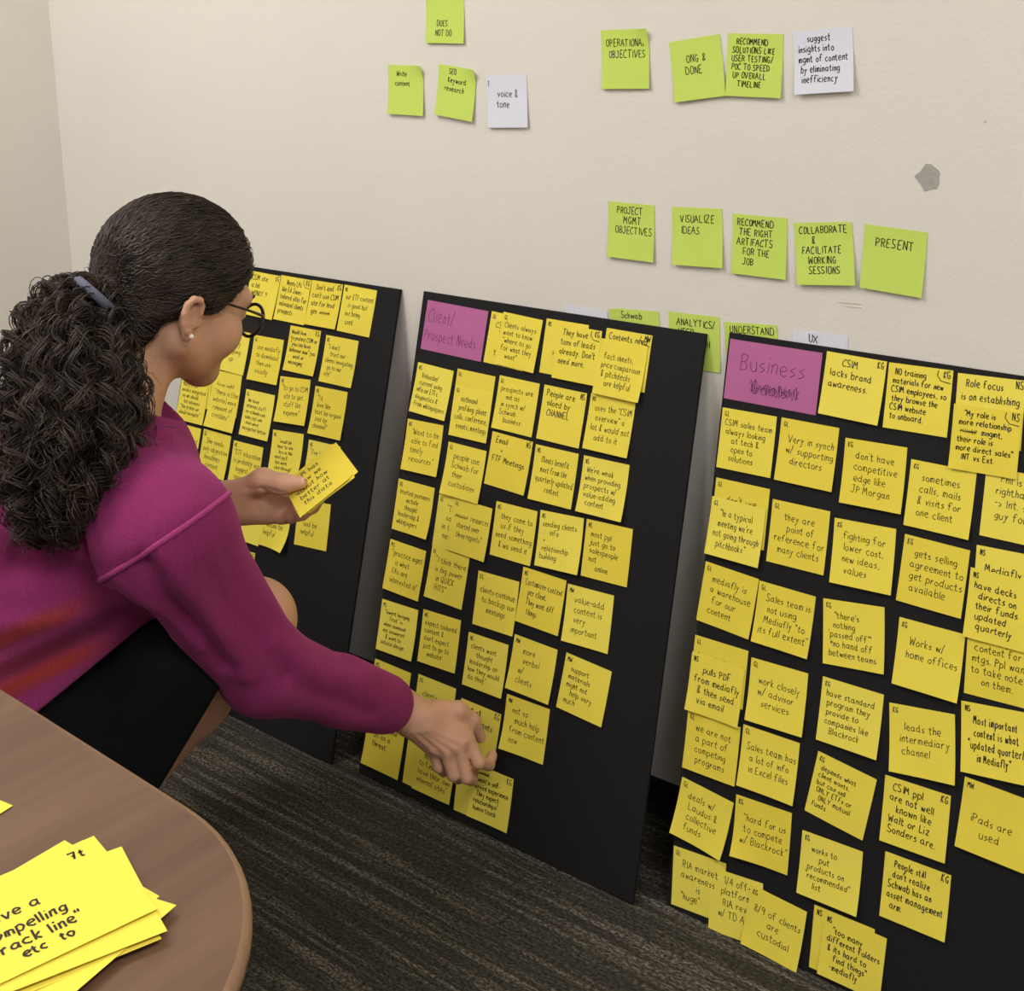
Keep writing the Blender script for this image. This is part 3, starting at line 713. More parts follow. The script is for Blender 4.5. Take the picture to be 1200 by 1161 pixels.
for sx in (-1, 1):
    cx = sx * 0.55 - 0.13
    vf = merge(box_vf(cx - 0.03, cx + 0.03, -0.35, 0.33, 0.0, 0.03), box_vf(cx - 0.025, cx + 0.025, -0.08, 0.08, 0.03, TZ - 0.055), box_vf(cx - 0.03, cx + 0.03, -0.3, 0.3, TZ - 0.055, TZ - 0.03))
    bevel(link('leg', vf[0], vf[1], MAT['steel'], table), 0.004)

def table_note(corner, which, down, layer, strokes, label, lift=0.003):
    """corner = world xy of the named corner, down = direction of the right edge"""
    w = h = 0.0762; d = Vector((down[0], down[1], 0)).normalized(); up = -d; right = Vector((up.y, -up.x, 0))
    c = Vector((corner[0], corner[1], 0))
    ctr = c - right * w / 2 + (d if which == 'TR' else -d) * h / 2
    R = Matrix((right, up, Vector((0, 0, 1)))).transposed().to_4x4(); R.translation = Vector((ctr.x, ctr.y, TZ + 0.0006 + layer * 0.0007))
    S = note_surface(w, h, lift, (0, 0), 0, 0)
    return build_note(R, w, h, MAT['yellow'], strokes, MAT['ink'], 0.0011, label, 'yellow sticky notes lying on the table', S)
r = random.Random(5)
st = []
for l, x, y, hh in (('have a', -0.028, 0.004, 0.0078), ('"compelling', -0.0345, -0.009, 0.0078), ('track line"', -0.031, -0.0205, 0.0078), ('etc  to', -0.020, -0.029, 0.0065), ('7t', 0.022, 0.026, 0.0065)):
    s, _ = text_strokes(l, x, y, hh, r, 0.95); st += s
table_note((0.5144, -1.155), 'BR', (0.95, -0.31), 0, [], 'yellow sticky note at the bottom of the table stack, lowest corner')
table_note((0.5019, -1.1376), 'BR', (0.98, 0.18), 1, [], 'yellow sticky note in the table stack, its corner pointing furthest right')
table_note((0.4126, -1.1398), 'TR', (1.0, 0.03), 2, [], 'yellow sticky note in the table stack, its top left edge showing', 0.001)
table_note((0.4211, -1.1347), 'TR', (0.98, -0.12), 3, [], 'yellow sticky note in the table stack, second of its top peaks', 0.001)
table_note((0.4423, -1.1265), 'TR', (0.944, -0.33), 4, [], 'yellow sticky note in the table stack, its blank right edge showing', 0.002)
table_note((0.4244, -1.1305), 'TR', (0.98, -0.20), 5, st, 'yellow sticky note reading "compelling" topmost of the stack on the table', 0.002)
table_note((0.3615, -1.1386), 'TR', (0.15, -0.99), 0, [], 'yellow sticky note lying alone on the table, left edge of photo', 0.001)

# ------------------------------------------------------------------ implicit-surface modelling (numpy)
class Field:
    def __init__(self, lo, hi, vox):
        self.lo = np.array(lo, np.float32); self.v = vox
        self.n = np.ceil((np.array(hi) - self.lo) / vox).astype(int) + 1
        self.d = np.full(self.n, 0.08, np.float32)
    def sub(self, lo, hi):
        a = np.clip(np.floor((np.array(lo) - self.lo) / self.v).astype(int), 0, self.n); b = np.clip(np.ceil((np.array(hi) - self.lo) / self.v).astype(int) + 1, 0, self.n)
        sl = tuple(slice(int(x), int(y)) for x, y in zip(a, b))
        g = [self.lo[i] + self.v * np.arange(a[i], b[i], dtype=np.float32) for i in range(3)]
        return sl, g[0][:, None, None], g[1][None, :, None], g[2][None, None, :]
    def put(self, sl, d, k, op):
        f = self.d[sl]
        if f.size == 0: return
        if op == 'add':
            if k > 0:
                h = np.maximum(k - np.abs(f - d), 0) / k; self.d[sl] = np.minimum(f, d) - h * h * k * 0.25
            else: self.d[sl] = np.minimum(f, d)
        else:
            e = -d
            if k > 0:
                h = np.maximum(k - np.abs(f - e), 0) / k; self.d[sl] = np.maximum(f, e) + h * h * k * 0.25
            else: self.d[sl] = np.maximum(f, e)
    def cap(self, a, b, ra, rb=None, k=0.01, op='add', pad=0.03):
        rb = ra if rb is None else rb; a = np.array(a, float); b = np.array(b, float); R = max(ra, rb) + k + pad
        sl, X, Y, Z = self.sub(np.minimum(a, b) - R, np.maximum(a, b) + R)
        u = b - a; L = float(u @ u) + 1e-12
        t = np.clip(((X - a[0]) * u[0] + (Y - a[1]) * u[1] + (Z - a[2]) * u[2]) / L, 0, 1)
        d = np.sqrt((X - a[0] - t * u[0]) ** 2 + (Y - a[1] - t * u[1]) ** 2 + (Z - a[2] - t * u[2]) ** 2) - (ra + (rb - ra) * t)
        self.put(sl, d.astype(np.float32), k, op)
    def ell(self, c, r, R=None, k=0.01, op='add', pad=0.03):
        c = np.array(c, float); m = max(r) + k + pad
        sl, X, Y, Z = self.sub(c - m, c + m)
        P = (X - c[0], Y - c[1], Z - c[2])
        if R is not None: Q = [P[0] * R[i][0] + P[1] * R[i][1] + P[2] * R[i][2] for i in range(3)]   # R rows = local axes
        else: Q = P
        k0 = np.sqrt((Q[0] / r[0]) ** 2 + (Q[1] / r[1]) ** 2 + (Q[2] / r[2]) ** 2)
        k1 = np.sqrt((Q[0] / r[0] ** 2) ** 2 + (Q[1] / r[1] ** 2) ** 2 + (Q[2] / r[2] ** 2) ** 2) + 1e-9
        self.put(sl, (k0 * (k0 - 1) / k1).astype(np.float32), k, op)
    def cut(self, p, n):
        """remove the side that n points to"""
        n = np.array(n, float); n /= np.linalg.norm(n)
        sl, X, Y, Z = self.sub(self.lo, self.lo + self.n * self.v)
        d = (X - p[0]) * n[0] + (Y - p[1]) * n[1] + (Z - p[2]) * n[2]
        self.d[sl] = np.maximum(self.d[sl], d.astype(np.float32))
    def mesh(self):
        d = self.d; s = d < 0; n = self.n
        c = np.zeros(tuple(n - 1), np.int8)
        for i in (0, 1):
            for j in (0, 1):
                for k in (0, 1): c += s[i:n[0] - 1 + i, j:n[1] - 1 + j, k:n[2] - 1 + k]
        act = np.argwhere((c > 0) & (c < 8)); idx = np.full(tuple(n - 1), -1, np.int32)
        idx[act[:, 0], act[:, 1], act[:, 2]] = np.arange(len(act))
        acc = np.zeros((len(act), 3)); cnt = np.zeros(len(act))
        for ax in range(3):
            o1, o2 = [x for x in range(3) if x != ax]
            for i in (0, 1):
                for j in (0, 1):
                    p = act.copy(); p[:, o1] += i; p[:, o2] += j; q = p.copy(); q[:, ax] += 1
                    a = d[p[:, 0], p[:, 1], p[:, 2]]; b = d[q[:, 0], q[:, 1], q[:, 2]]
                    m = (a < 0) != (b < 0); t = np.where(m, a / np.where(m, a - b, 1), 0)
                    pt = p.astype(float); pt[:, ax] += t; acc[m] += pt[m]; cnt[m] += 1
        V = self.lo + self.v * acc / np.maximum(cnt, 1)[:, None]
        Fs = []
        for ax in range(3):
            sl0 = [slice(None)] * 3; sl1 = [slice(None)] * 3; sl0[ax] = slice(0, -1); sl1[ax] = slice(1, None)
            a = s[tuple(sl0)]; b = s[tuple(sl1)]
            e = np.argwhere(a != b); o1, o2 = (ax + 1) % 3, (ax + 2) % 3
            e = e[(e[:, o1] > 0) & (e[:, o2] > 0) & (e[:, o1] < n[o1] - 1) & (e[:, o2] < n[o2] - 1)]
            ins = s[e[:, 0], e[:, 1], e[:, 2]]
            def I(d1, d2):
                p = e.copy(); p[:, o1] -= d1; p[:, o2] -= d2; return idx[p[:, 0], p[:, 1], p[:, 2]]
            q = np.stack([I(1, 1), I(0, 1), I(0, 0), I(1, 0)], 1)
            q[~ins] = q[~ins][:, ::-1]; Fs.append(q)
        F = np.concatenate(Fs); F = F[(F >= 0).all(1)]
        return V, F
def relax(V, F, it=2, lam=0.5):
    """laplacian smoothing"""
    E = np.concatenate([F[:, [0, 1]], F[:, [1, 2]], F[:, [2, 3]], F[:, [3, 0]]])
    cnt = np.bincount(E[:, 0], minlength=len(V)) + np.bincount(E[:, 1], minlength=len(V))
    for k in range(it):
        A = np.zeros_like(V)
        for c in range(3):
            A[:, c] = np.bincount(E[:, 0], V[E[:, 1], c], len(V)) + np.bincount(E[:, 1], V[E[:, 0], c], len(V))
        V = V + lam * (A / np.maximum(cnt, 1)[:, None] - V)
    return V

# ------------------------------------------------------------------ the person
def Vv(p): return np.array(p, float)
HEAD = Vv((-0.3843, -0.4742, 0.7974))
NECKB = Vv((-0.3934, -0.5826, 0.6428))
RSH = Vv((-0.2223, -0.6325, 0.5834)); RELB = Vv((-0.2130, -0.5096, 0.3670)); RWR = Vv((-0.2094, -0.2909, 0.2160))
LSH = Vv((-0.5253, -0.5302, 0.6569)); LELB = Vv((-0.4751, -0.4506, 0.4193)); LWR = Vv((-0.3374, -0.4744, 0.5390))
CHEST = Vv((-0.4419, -0.6026, 0.5569)); WAIST = Vv((-0.5173, -0.7617, 0.3616))
RHIP = Vv((-0.3976, -0.7772, 0.3217)); RKNEE = Vv((-0.3038, -0.4503, 0.3783)); RANK = Vv((-0.4575, -0.6116, 0.1095))
LOFF = Vv((-0.19, 0.01, 0.0))
LHIP = RHIP + LOFF; LKNEE = RKNEE + LOFF + Vv((0, 0.0, -0.01)); LANK = RANK + LOFF
camR, camU, camF = (np.array(a) for a in (CR, CU, CF))

# head frame: x = her right, y = face direction, z = crown
def head_frame(yaw_deg, pitch_deg, roll_deg):
    """yaw: angle of the gaze from +y towards +x; pitch: nod down; roll: lean of the crown towards her right"""
    y, p, q = (math.radians(a) for a in (yaw_deg, pitch_deg, roll_deg))
    Rz = Matrix.Rotation(-y, 3, 'Z'); Rx = Matrix.Rotation(-p, 3, 'X'); Ry = Matrix.Rotation(q, 3, 'Y')
    R = Rz @ Rx @ Ry
    return np.array(R)
HR = head_frame(2, 25, 4)
def H(x, y, z): return HEAD + HR @ np.array((x, y, z), float)
HAX = HR.T     # rows = local axes in world

person = empty('person', (float(RANK[0]), float(RANK[1]), 0))
tag(person, 'person squatting in magenta sweater and black skirt, dark curly ponytail, reaching for notes', 'person')
PO = np.array((RANK[0], RANK[1], 0))

VOX = 0.0026
F_ = Field((-0.80, -0.98, 0.0), (0.0, -0.14, 0.98), VOX)
# torso, pelvis and legs (mostly clothed)
F_.ell(CHEST + Vv((0.03, 0.0, -0.01)), (0.135, 0.10, 0.17), k=0.02)
F_.cap(CHEST, WAIST, 0.105, 0.10, k=0.03)
F_.cap(WAIST, (RHIP + LHIP) / 2, 0.11, 0.12, k=0.04)
F_.cap(RSH, LSH, 0.045, k=0.03)
for hp, kn, an in ((RHIP, RKNEE, RANK), (LHIP, LKNEE, LANK)):
    F_.cap(hp, kn, 0.080, 0.050, k=0.02)
    F_.ell(kn + Vv((0.0, 0.008, 0.002)), (0.047, 0.047, 0.050), k=0.015)
    mid = kn * 0.68 + an * 0.32 + Vv((0.0, -0.018, -0.004))
    F_.cap(kn, mid, 0.045, 0.047, k=0.02); F_.cap(mid, an, 0.047, 0.029, k=0.02)
    heel = an + Vv((0.0, -0.045, -0.005)); ball = Vv((an[0] + 0.005, an[1] + 0.02, 0.030)); toe = ball + Vv((0, 0.045, -0.008))
    F_.cap(an, heel, 0.030, 0.026, k=0.015); F_.cap(an, ball, 0.030, 0.024, k=0.02); F_.cap(heel, ball, 0.026, 0.024, k=0.02)
    for t in range(5):
        o_ = (t - 2) * 0.016; F_.cap(ball + Vv((o_, 0.01, -0.006)), toe + Vv((o_, -0.004 * abs(t - 1), -0.010)), 0.010, 0.0085, k=0.006)
# arms
F_.cap(RSH, RELB, 0.046, 0.036, k=0.02); F_.cap(RELB, RWR, 0.037, 0.0235, k=0.015)
F_.cap(LSH, LELB, 0.046, 0.036, k=0.02); F_.cap(LELB, LWR, 0.037, 0.0245, k=0.015)
# neck and head
NT = H(0, -0.03, -0.045)
F_.cap(NECKB, NT, 0.052, 0.047, k=0.02)
F_.ell(H(0, -0.016, 0.036), (0.073, 0.093, 0.084), HAX, k=0.02)
F_.ell(H(0, 0.025, -0.022), (0.058, 0.060, 0.066), HAX, k=0.03)
for s in (-1, 1):
    F_.cap(H(s * 0.056, -0.014, -0.045), H(s * 0.012, 0.068, -0.074), 0.017, 0.015, k=0.025)
    F_.ell(H(s * 0.039, 0.048, -0.022), (0.030, 0.030, 0.030), HAX, k=0.02)
    F_.cap(H(s * 0.012, 0.083, 0.032), H(s * 0.045, 0.066, 0.030), 0.010, 0.010, k=0.02)
F_.ell(H(0, 0.070, -0.076), (0.018, 0.016, 0.015), HAX, k=0.02)
F_.cap(H(0, 0.078, 0.026), H(0, 0.097, -0.014), 0.008, 0.0105, k=0.012)
for s in (-1, 1):
    F_.ell(H(s * 0.0115, 0.090, -0.018), (0.007, 0.009, 0.007), HAX, k=0.006)
    F_.ell(H(s * 0.031, 0.090, 0.010), (0.016, 0.014, 0.012), HAX, k=0.012, op='sub')
    F_.ell(H(s * 0.031, 0.070, 0.010), (0.015, 0.0125, 0.0115), HAX, k=0.004)
F_.cap(H(-0.020, 0.076, -0.044), H(0.020, 0.076, -0.044), 0.0065, k=0.008)
F_.cap(H(-0.016, 0.076, -0.054), H(0.016, 0.076, -0.054), 0.0072, k=0.008)
F_.cap(H(-0.022, 0.086, -0.0485), H(0.022, 0.086, -0.0485), 0.0018, k=0.002, op='sub')
# ears
for s in (-1, 1):
    ex = 0.078
    EA = lambda a, rr_, out=0.0: H(s * (ex + out + 0.004 * (1 if a[0] < 0 else 0)), -0.029 + a[0] * 0.85, -0.013 + a[1] * 0.80)
    F_.ell(H(s * (ex - 0.002), -0.028, -0.012), (0.009, 0.013, 0.021), HAX, k=0.006)
    rim = [(0.010, 0.010), (0.008, 0.022), (-0.001, 0.030), (-0.012, 0.029), (-0.019, 0.018), (-0.019, 0.004), (-0.013, -0.010), (-0.006, -0.020), (0.002, -0.027)]
    for a, b in zip(rim, rim[1:]): F_.cap(EA(a, 0, 0.006), EA(b, 0, 0.006), 0.0042, k=0.003)
    F_.ell(EA((0.003, -0.027), 0, 0.004), (0.005, 0.007, 0.008), HAX, k=0.004)
    F_.ell(H(s * (ex + 0.010), -0.028, -0.009), (0.0065, 0.0065, 0.011), HAX, k=0.003, op='sub')
    F_.cap(H(s * (ex + 0.002), -0.017, -0.019), H(s * (ex + 0.002), -0.016, -0.012), 0.0042, k=0.004)

# right hand (reaching, back of the hand to the room, fingers bent towards the board)
def pts(*a): return [Vv(p) for p in a]
def finger(P, r0, r1, k=0.005):
    n = len(P) - 1
    for i in range(n): F_.cap(P[i], P[i + 1], r0 + (r1 - r0) * i / n, r0 + (r1 - r0) * (i + 1) / n, k=k)
R_MCP = pts((-0.1362, -0.2325, 0.1669), (-0.1384, -0.2496, 0.1630), (-0.1492, -0.2621, 0.1589), (-0.1679, -0.2676, 0.1561))
for i, m in enumerate(R_MCP):
    F_.cap(RWR, m, 0.019, 0.0100, k=0.012)
F_.cap(RWR + 0.0 * camF, Vv((-0.1762, -0.2695, 0.2009)), 0.0245, 0.022, k=0.015)
F_.cap(Vv((-0.1764, -0.2599, 0.1862)), Vv((-0.1508, -0.2407, 0.1658)), 0.020, 0.015, k=0.015)
F_.cap(Vv((-0.1699, -0.2490, 0.1986)), Vv((-0.1473, -0.2318, 0.1754)), 0.016, 0.011, k=0.012)
finger(pts((-0.1362, -0.2325, 0.1669), (-0.1175, -0.2325, 0.1394), (-0.1185, -0.2104, 0.1242), (-0.1281, -0.1917, 0.1256)), 0.0096, 0.0074, 0.003)
finger(pts((-0.1384, -0.2496, 0.1630), (-0.1234, -0.2513, 0.1239), (-0.1313, -0.2324, 0.1087), (-0.1431, -0.2150, 0.1122)), 0.0096, 0.0074, 0.003)
finger(pts((-0.1492, -0.2621, 0.1589), (-0.1392, -0.2612, 0.1267), (-0.1472, -0.2427, 0.1093), (-0.1556, -0.2276, 0.1139)), 0.0092, 0.0070, 0.003)
finger(pts((-0.1679, -0.2676, 0.1561), (-0.1624, -0.2647, 0.1313), (-0.1672, -0.2499, 0.1157), (-0.1733, -0.2359, 0.1180)), 0.0082, 0.0064, 0.003)
finger(pts((-0.1894, -0.2586, 0.2041), (-0.1531, -0.2290, 0.2026), (-0.1435, -0.2125, 0.1829), (-0.1406, -0.2011, 0.1528)), 0.0140, 0.0080, k=0.006)
# left hand (palm up under the notes, thumb on top)
F_.cap(LWR, Vv((-0.3100, -0.4553, 0.5412)), 0.0240, 0.0230, k=0.015)
L_MCP = pts((-0.2802, -0.4298, 0.5454), (-0.2800, -0.4251, 0.5359), (-0.2815, -0.4244, 0.5273), (-0.2862, -0.4294, 0.5222))
for m in L_MCP: F_.cap(Vv((-0.3181, -0.4599, 0.5386)), m, 0.019, 0.0115, k=0.016)
finger(pts((-0.2802, -0.4298, 0.5454), (-0.2527, -0.4090, 0.5369), (-0.2333, -0.4001, 0.5406), (-0.2220, -0.3938, 0.5502)), 0.0100, 0.0075)
finger(pts((-0.2800, -0.4251, 0.5359), (-0.2519, -0.4073, 0.5296), (-0.2328, -0.4011, 0.5342), (-0.2256, -0.3982, 0.5440)), 0.0100, 0.0075)
finger(pts((-0.2815, -0.4244, 0.5273), (-0.2579, -0.4142, 0.5213), (-0.2392, -0.4131, 0.5276), (-0.2288, -0.4101, 0.5380)), 0.0098, 0.0074)
finger(pts((-0.2862, -0.4294, 0.5222), (-0.2663, -0.4240, 0.5203), (-0.2474, -0.4230, 0.5255), (-0.2370, -0.4231, 0.5336)), 0.0090, 0.0068)
finger(pts((-0.3145, -0.4673, 0.5509), (-0.2706, -0.4466, 0.5754), (-0.2452, -0.4367, 0.5732), (-0.2251, -0.4249, 0.5750)), 0.0165, 0.0086, k=0.012)
V, Fc = F_.mesh(); V = relax(V, Fc, 2, 0.4)
def vnormals(V, F):
    n = np.cross(V[F[:, 2]] - V[F[:, 0]], V[F[:, 3]] - V[F[:, 1]]); N_ = np.zeros_like(V)
    for k in range(4):
        for c in range(3): N_[:, c] += np.bincount(F[:, k], n[:, c], len(V))
    return N_ / (np.linalg.norm(N_, axis=1, keepdims=True) + 1e-12)
def local_folds(V, F, centre, rad, folds):
    # creases and tendons drawn on a small region of the skin
    near = np.linalg.norm(V - centre, axis=1) < rad; sel = near[F].all(1); Fs = F[sel]
    bv = BVHTree.FromPolygons([tuple(v) for v in V], [tuple(int(i) for i in q) for q in Fs])
    N_ = vnormals(V, F); d_ = np.zeros(len(V))
    for P, depth, width in folds:
        Q = [np.array(bv.find_nearest(Vector(p))[0]) for p in P]; d = np.full(len(V), 9.0)
        for a, b in zip(Q, Q[1:]):
            u = b - a; t = np.clip(((V - a) @ u) / (u @ u + 1e-12), 0, 1); d = np.minimum(d, np.linalg.norm(V - a - t[:, None] * u, axis=1))
        d_ += depth * np.exp(-(d / width) ** 2)
    return V + N_ * (d_ * near)[:, None]
tend = []
for m in R_MCP:
    tend.append(([m * .95 + RWR * .05 - camF * .02, m * .45 + RWR * .55 - camF * .03], 0.0013, 0.0035))
    tend.append(([m - camF * .02, m * .99 + RWR * .01 - camF * .02], 0.0016, 0.006))
for a, b in zip(R_MCP, R_MCP[1:]):
    g_ = (a + b) / 2; tend.append(([g_ - camF * .02, g_ * .55 + RWR * .45 - camF * .03], -0.0012, 0.0035))
for (p, q) in (((-0.1171, -0.2406, 0.1600), (-0.1132, -0.2384, 0.1553)), ((-0.1211, -0.2595, 0.1490), (-0.1159, -0.2548, 0.1511)), ((-0.1343, -0.2706, 0.1484), (-0.1300, -0.2668, 0.1494))):
    tend.append((pts(p, q), -0.0008, 0.002))
tend.append((pts((-0.1796, -0.3005, 0.2391), (-0.1662, -0.2921, 0.2273), (-0.1595, -0.2902, 0.2114)), -0.0010, 0.003))
V = local_folds(V, Fc, Vv((-0.1635, -0.2509, 0.1674)), 0.13, tend)
V = local_folds(V, Fc, Vv((-0.2760, -0.4415, 0.5478)), 0.11, [(pts((-0.2584, -0.4616, 0.5693), (-0.2513, -0.4593, 0.5534), (-0.2625, -0.4595, 0.5353)), -0.0018, 0.003), (pts((-0.2786, -0.4651, 0.5693), (-0.2527, -0.4567, 0.5701), (-0.2378, -0.4450, 0.5674)), -0.0014, 0.003), (pts((-0.2531, -0.4505, 0.5412), (-0.2396, -0.4404, 0.5364)), -0.0016, 0.0025)])
def nail(tip, nxt, out, sz):
    t = Vector(tip - nxt).normalized(); o_ = Vector(out); o_ = (o_ - t * o_.dot(t)).normalized(); sd = t.cross(o_); P = []
    c = Vector(tip) + t * 0.001
    for i in range(5):
        for j in range(5):
            u, v_ = (i / 4 - .5), (j / 4 - .5)
            P.append(c + sd * u * sz * 0.9 + t * v_ * sz * 1.1 + o_ * (sz * 0.80 - 2.2 * sz * u * u * 0.5 - 0.6 * sz * max(0, v_) ** 2) - Vector(PO))
    return P, [(i * 5 + j, (i + 1) * 5 + j, (i + 1) * 5 + j + 1, i * 5 + j + 1) for i in range(4) for j in range(4)]
vf = nail(Vv((-0.2251, -0.4249, 0.5750)), Vv((-0.2452, -0.4367, 0.5732)), camU * 0.8 - camF * 0.5, 0.0100)
link('fingernail', vf[0], vf[1], MAT['nail'], person, smooth=True)
body = link_np('body', V - PO, Fc, MAT['skin'], person)
del F_

# sweater -------------------------------------------------------
G = Field((-0.86, -1.02, 0.15), (0.0, -0.20, 0.84), 0.0032)
G.cap(CHEST, WAIST, 0.150, 0.140, k=0.03)
G.cap(Vv((-0.4329, -0.6385, 0.5397)), Vv((-0.4582, -0.7567, 0.4003)), 0.172, 0.165, k=0.03)
G.cap(Vv((-0.4582, -0.7567, 0.4003)), Vv((-0.4914, -0.8345, 0.2942)), 0.165, 0.155, k=0.03)
h1, h2, h3 = Vv((-0.2418, -0.6396, 0.4782)), Vv((-0.3175, -0.7495, 0.3852)), Vv((-0.4044, -0.5308, 0.3888))
hn = np.cross(h2 - h1, h3 - h1); hn = hn if hn @ (RKNEE - CHEST) > 0 else -hn
G.cut(h1, hn)
G.cap(CHEST + Vv((0.0, 0.0, 0.02)), NECKB + Vv((0, 0.0, -0.03)), 0.110, 0.07, k=0.05)
G.cap(RSH, LSH, 0.076, 0.072, k=0.05)
G.cap(RSH, RELB, 0.072, 0.052, k=0.035)
G.cap(RELB, RWR, 0.054, 0.028, k=0.02)
G.cap(RELB * 0.45 + RWR * 0.55, RELB * 0.12 + RWR * 0.88, 0.043, 0.037, k=0.02)
G.cap(LSH, LELB, 0.070, 0.055, k=0.035); G.cap(LELB, LWR, 0.054, 0.036, k=0.02)
# folds
# neckline, cuffs and hem openings
nd = (NT - NECKB) / np.linalg.norm(NT - NECKB)
G.cap(NECKB + nd * -0.02, NECKB + nd * 0.014, 0.060, 0.054, k=0.012)
def plane_sub(a, b, r):  # opening around a limb
    G.cap(a, b, r, r, k=0.002, op='sub')
cut_p = NECKB + nd * 0.026
G.cap(cut_p + nd * 0.06, cut_p + nd * 0.10, 0.085, 0.085, k=0.004, op='sub')
wd = (RWR - RELB) / np.linalg.norm(RWR - RELB); lw = (LWR - LELB) / np.linalg.norm(LWR - LELB)
def trim(c, n, rad):      # cut everything beyond a plane inside a ball
    n = n / np.linalg.norm(n); c = np.array(c); sl, X, Y, Z = G.sub(c - rad, c + rad)
    pl = -((X - c[0]) * n[0] + (Y - c[1]) * n[1] + (Z - c[2]) * n[2])
    ball = np.sqrt((X - c[0]) ** 2 + (Y - c[1]) ** 2 + (Z - c[2]) ** 2) - rad
    G.put(sl, np.maximum(pl, ball).astype(np.float32), 0.004, 'sub')
trim(RWR - wd * 0.004, wd, 0.09); trim(LWR - lw * 0.035, lw, 0.10)
plane_sub(RWR - wd * 0.016, RWR + wd * 0.03, 0.0275); plane_sub(LWR - lw * 0.05, LWR + lw * 0.03, 0.0275)
V, Fc = G.mesh(); V = relax(V, Fc, 3, 0.5)
bv0 = BVHTree.FromPolygons([tuple(v) for v in V], [tuple(int(i) for i in q) for q in Fc])
NV = vnormals(V, Fc); disp = np.zeros(len(V))
def fold(P, depth, width):
    # soft crease (negative) or ridge (positive) along a path laid on the cloth
    Q = [np.array(bv0.find_nearest(Vector(p))[0]) for p in P]
    d = np.full(len(V), 9.0)
    for a, b in zip(Q, Q[1:]):
        u = b - a; t = np.clip(((V - a) @ u) / (u @ u), 0, 1); d = np.minimum(d, np.linalg.norm(V - a - t[:, None] * u, axis=1))
    global disp
    disp = disp + depth * np.exp(-(d / width) ** 2)
fold(pts((-0.1709, -0.6900, 0.5787), (-0.1662, -0.6541, 0.4875), (-0.1742, -0.5993, 0.4106)), -0.010, 0.013)
fold(pts((-0.2027, -0.6926, 0.5666), (-0.1850, -0.6774, 0.5114), (-0.1839, -0.6279, 0.4356)), 0.004, 0.010)
fold(pts((-0.1591, -0.6783, 0.5871), (-0.1445, -0.6364, 0.4867), (-0.1673, -0.5719, 0.3902)), 0.005, 0.012)
fold(pts((-0.2588, -0.6967, 0.5786), (-0.2337, -0.6846, 0.5407), (-0.2467, -0.6465, 0.4660)), -0.014, 0.016)
fold(pts((-0.3139, -0.7579, 0.5667), (-0.2608, -0.7208, 0.5371), (-0.2303, -0.6618, 0.5128)), -0.010, 0.022)
fold(pts((-0.2953, -0.7264, 0.5801), (-0.2487, -0.7047, 0.5642), (-0.2212, -0.6970, 0.5565)), 0.006, 0.012)
fold(pts((-0.1263, -0.6029, 0.5685), (-0.1237, -0.5849, 0.5226), (-0.1535, -0.5343, 0.4477)), -0.004, 0.016)
fold(pts((-0.1215, -0.6294, 0.5499), (-0.1203, -0.6025, 0.4901), (-0.1479, -0.5179, 0.3834)), -0.005, 0.014)
fold(pts((-0.1553, -0.5281, 0.4233), (-0.1641, -0.4713, 0.3580), (-0.1780, -0.3893, 0.3060)), 0.004, 0.014)
fold(pts((-0.1398, -0.5255, 0.3785), (-0.1534, -0.4695, 0.3269), (-0.1804, -0.3747, 0.2630)), -0.005, 0.012)
fold(pts((-0.3173, -0.7966, 0.4665), (-0.2761, -0.7500, 0.4643), (-0.2608, -0.6842, 0.4669)), -0.009, 0.018)
fold(pts((-0.3205, -0.7910, 0.5030), (-0.2793, -0.7443, 0.5011), (-0.2484, -0.6677, 0.4947)), 0.006, 0.014)
fold(pts((-0.2419, -0.6003, 0.6522), (-0.1790, -0.6211, 0.6217)), -0.003, 0.020)
fold(pts((-0.2575, -0.7078, 0.5828), (-0.1892, -0.6887, 0.5930), (-0.1515, -0.6354, 0.6325)), 0.004, 0.020)
V = V + NV * disp[:, None]
sweater = link_np('sweater', V - PO, Fc, MAT['sweater'], person)
sweater['label'] = 'magenta knit sweater with orange stripes near the hem'
ax = (WAIST - CHEST); al = np.linalg.norm(ax); ax /= al
t = (V - CHEST) @ ax
arm_d = np.minimum(*[np.linalg.norm(V - (a + np.clip(((V - a) @ (b - a)) / ((b - a) @ (b - a)), 0, 1)[:, None] * (b - a)), axis=1) for a, b in ((RSH, RELB), (RELB, RWR))])
base = np.array(srgb(130, 45, 93)); col = np.tile(base, (len(V), 1))
wob = 0.006 * np.sin(V[:, 0] * 60) + 0.005 * np.sin(V[:, 2] * 45 + 1)
tt = t + wob; torso = (arm_d > 0.085) & ((V - Vv((-0.3223, -0.7804, 0.4982))) @ camR < 0.105)
bandd = camR * 0.33 - camU * 0.944
tt = (V - Vv((-0.3223, -0.7804, 0.4982))) @ bandd + wob * 0.5
fade = np.clip((0.105 - (V - Vv((-0.3223, -0.7804, 0.4982))) @ camR + wob) / 0.045, 0, 1) * (arm_d > 0.078)
for c0_, s_, c_, k_ in ((0.011, 0.011, srgb(138, 52, 34), .8), (0.029, 0.007, srgb(150, 58, 112), .7), (0.047, 0.012, srgb(88, 32, 36), .8), (0.070, 0.012, srgb(146, 52, 36), .9), (0.100, 0.020, srgb(150, 58, 116), .9)):  # knit stripes; the dark red band also has a fold's shadow painted in
    wgt = (np.exp(-(np.abs(tt - c0_) / s_) ** 3) * fade * k_)[:, None]
    col = col * (1 - wgt) + np.array(c_) * wgt
ca = sweater.data.color_attributes.new('knit', 'FLOAT_COLOR', 'POINT')
ca.data.foreach_set('color', col.astype(np.float32).ravel())
del G
bvh = BVHTree.FromPolygons([tuple(v) for v in V], [tuple(int(i) for i in q) for q in Fc])
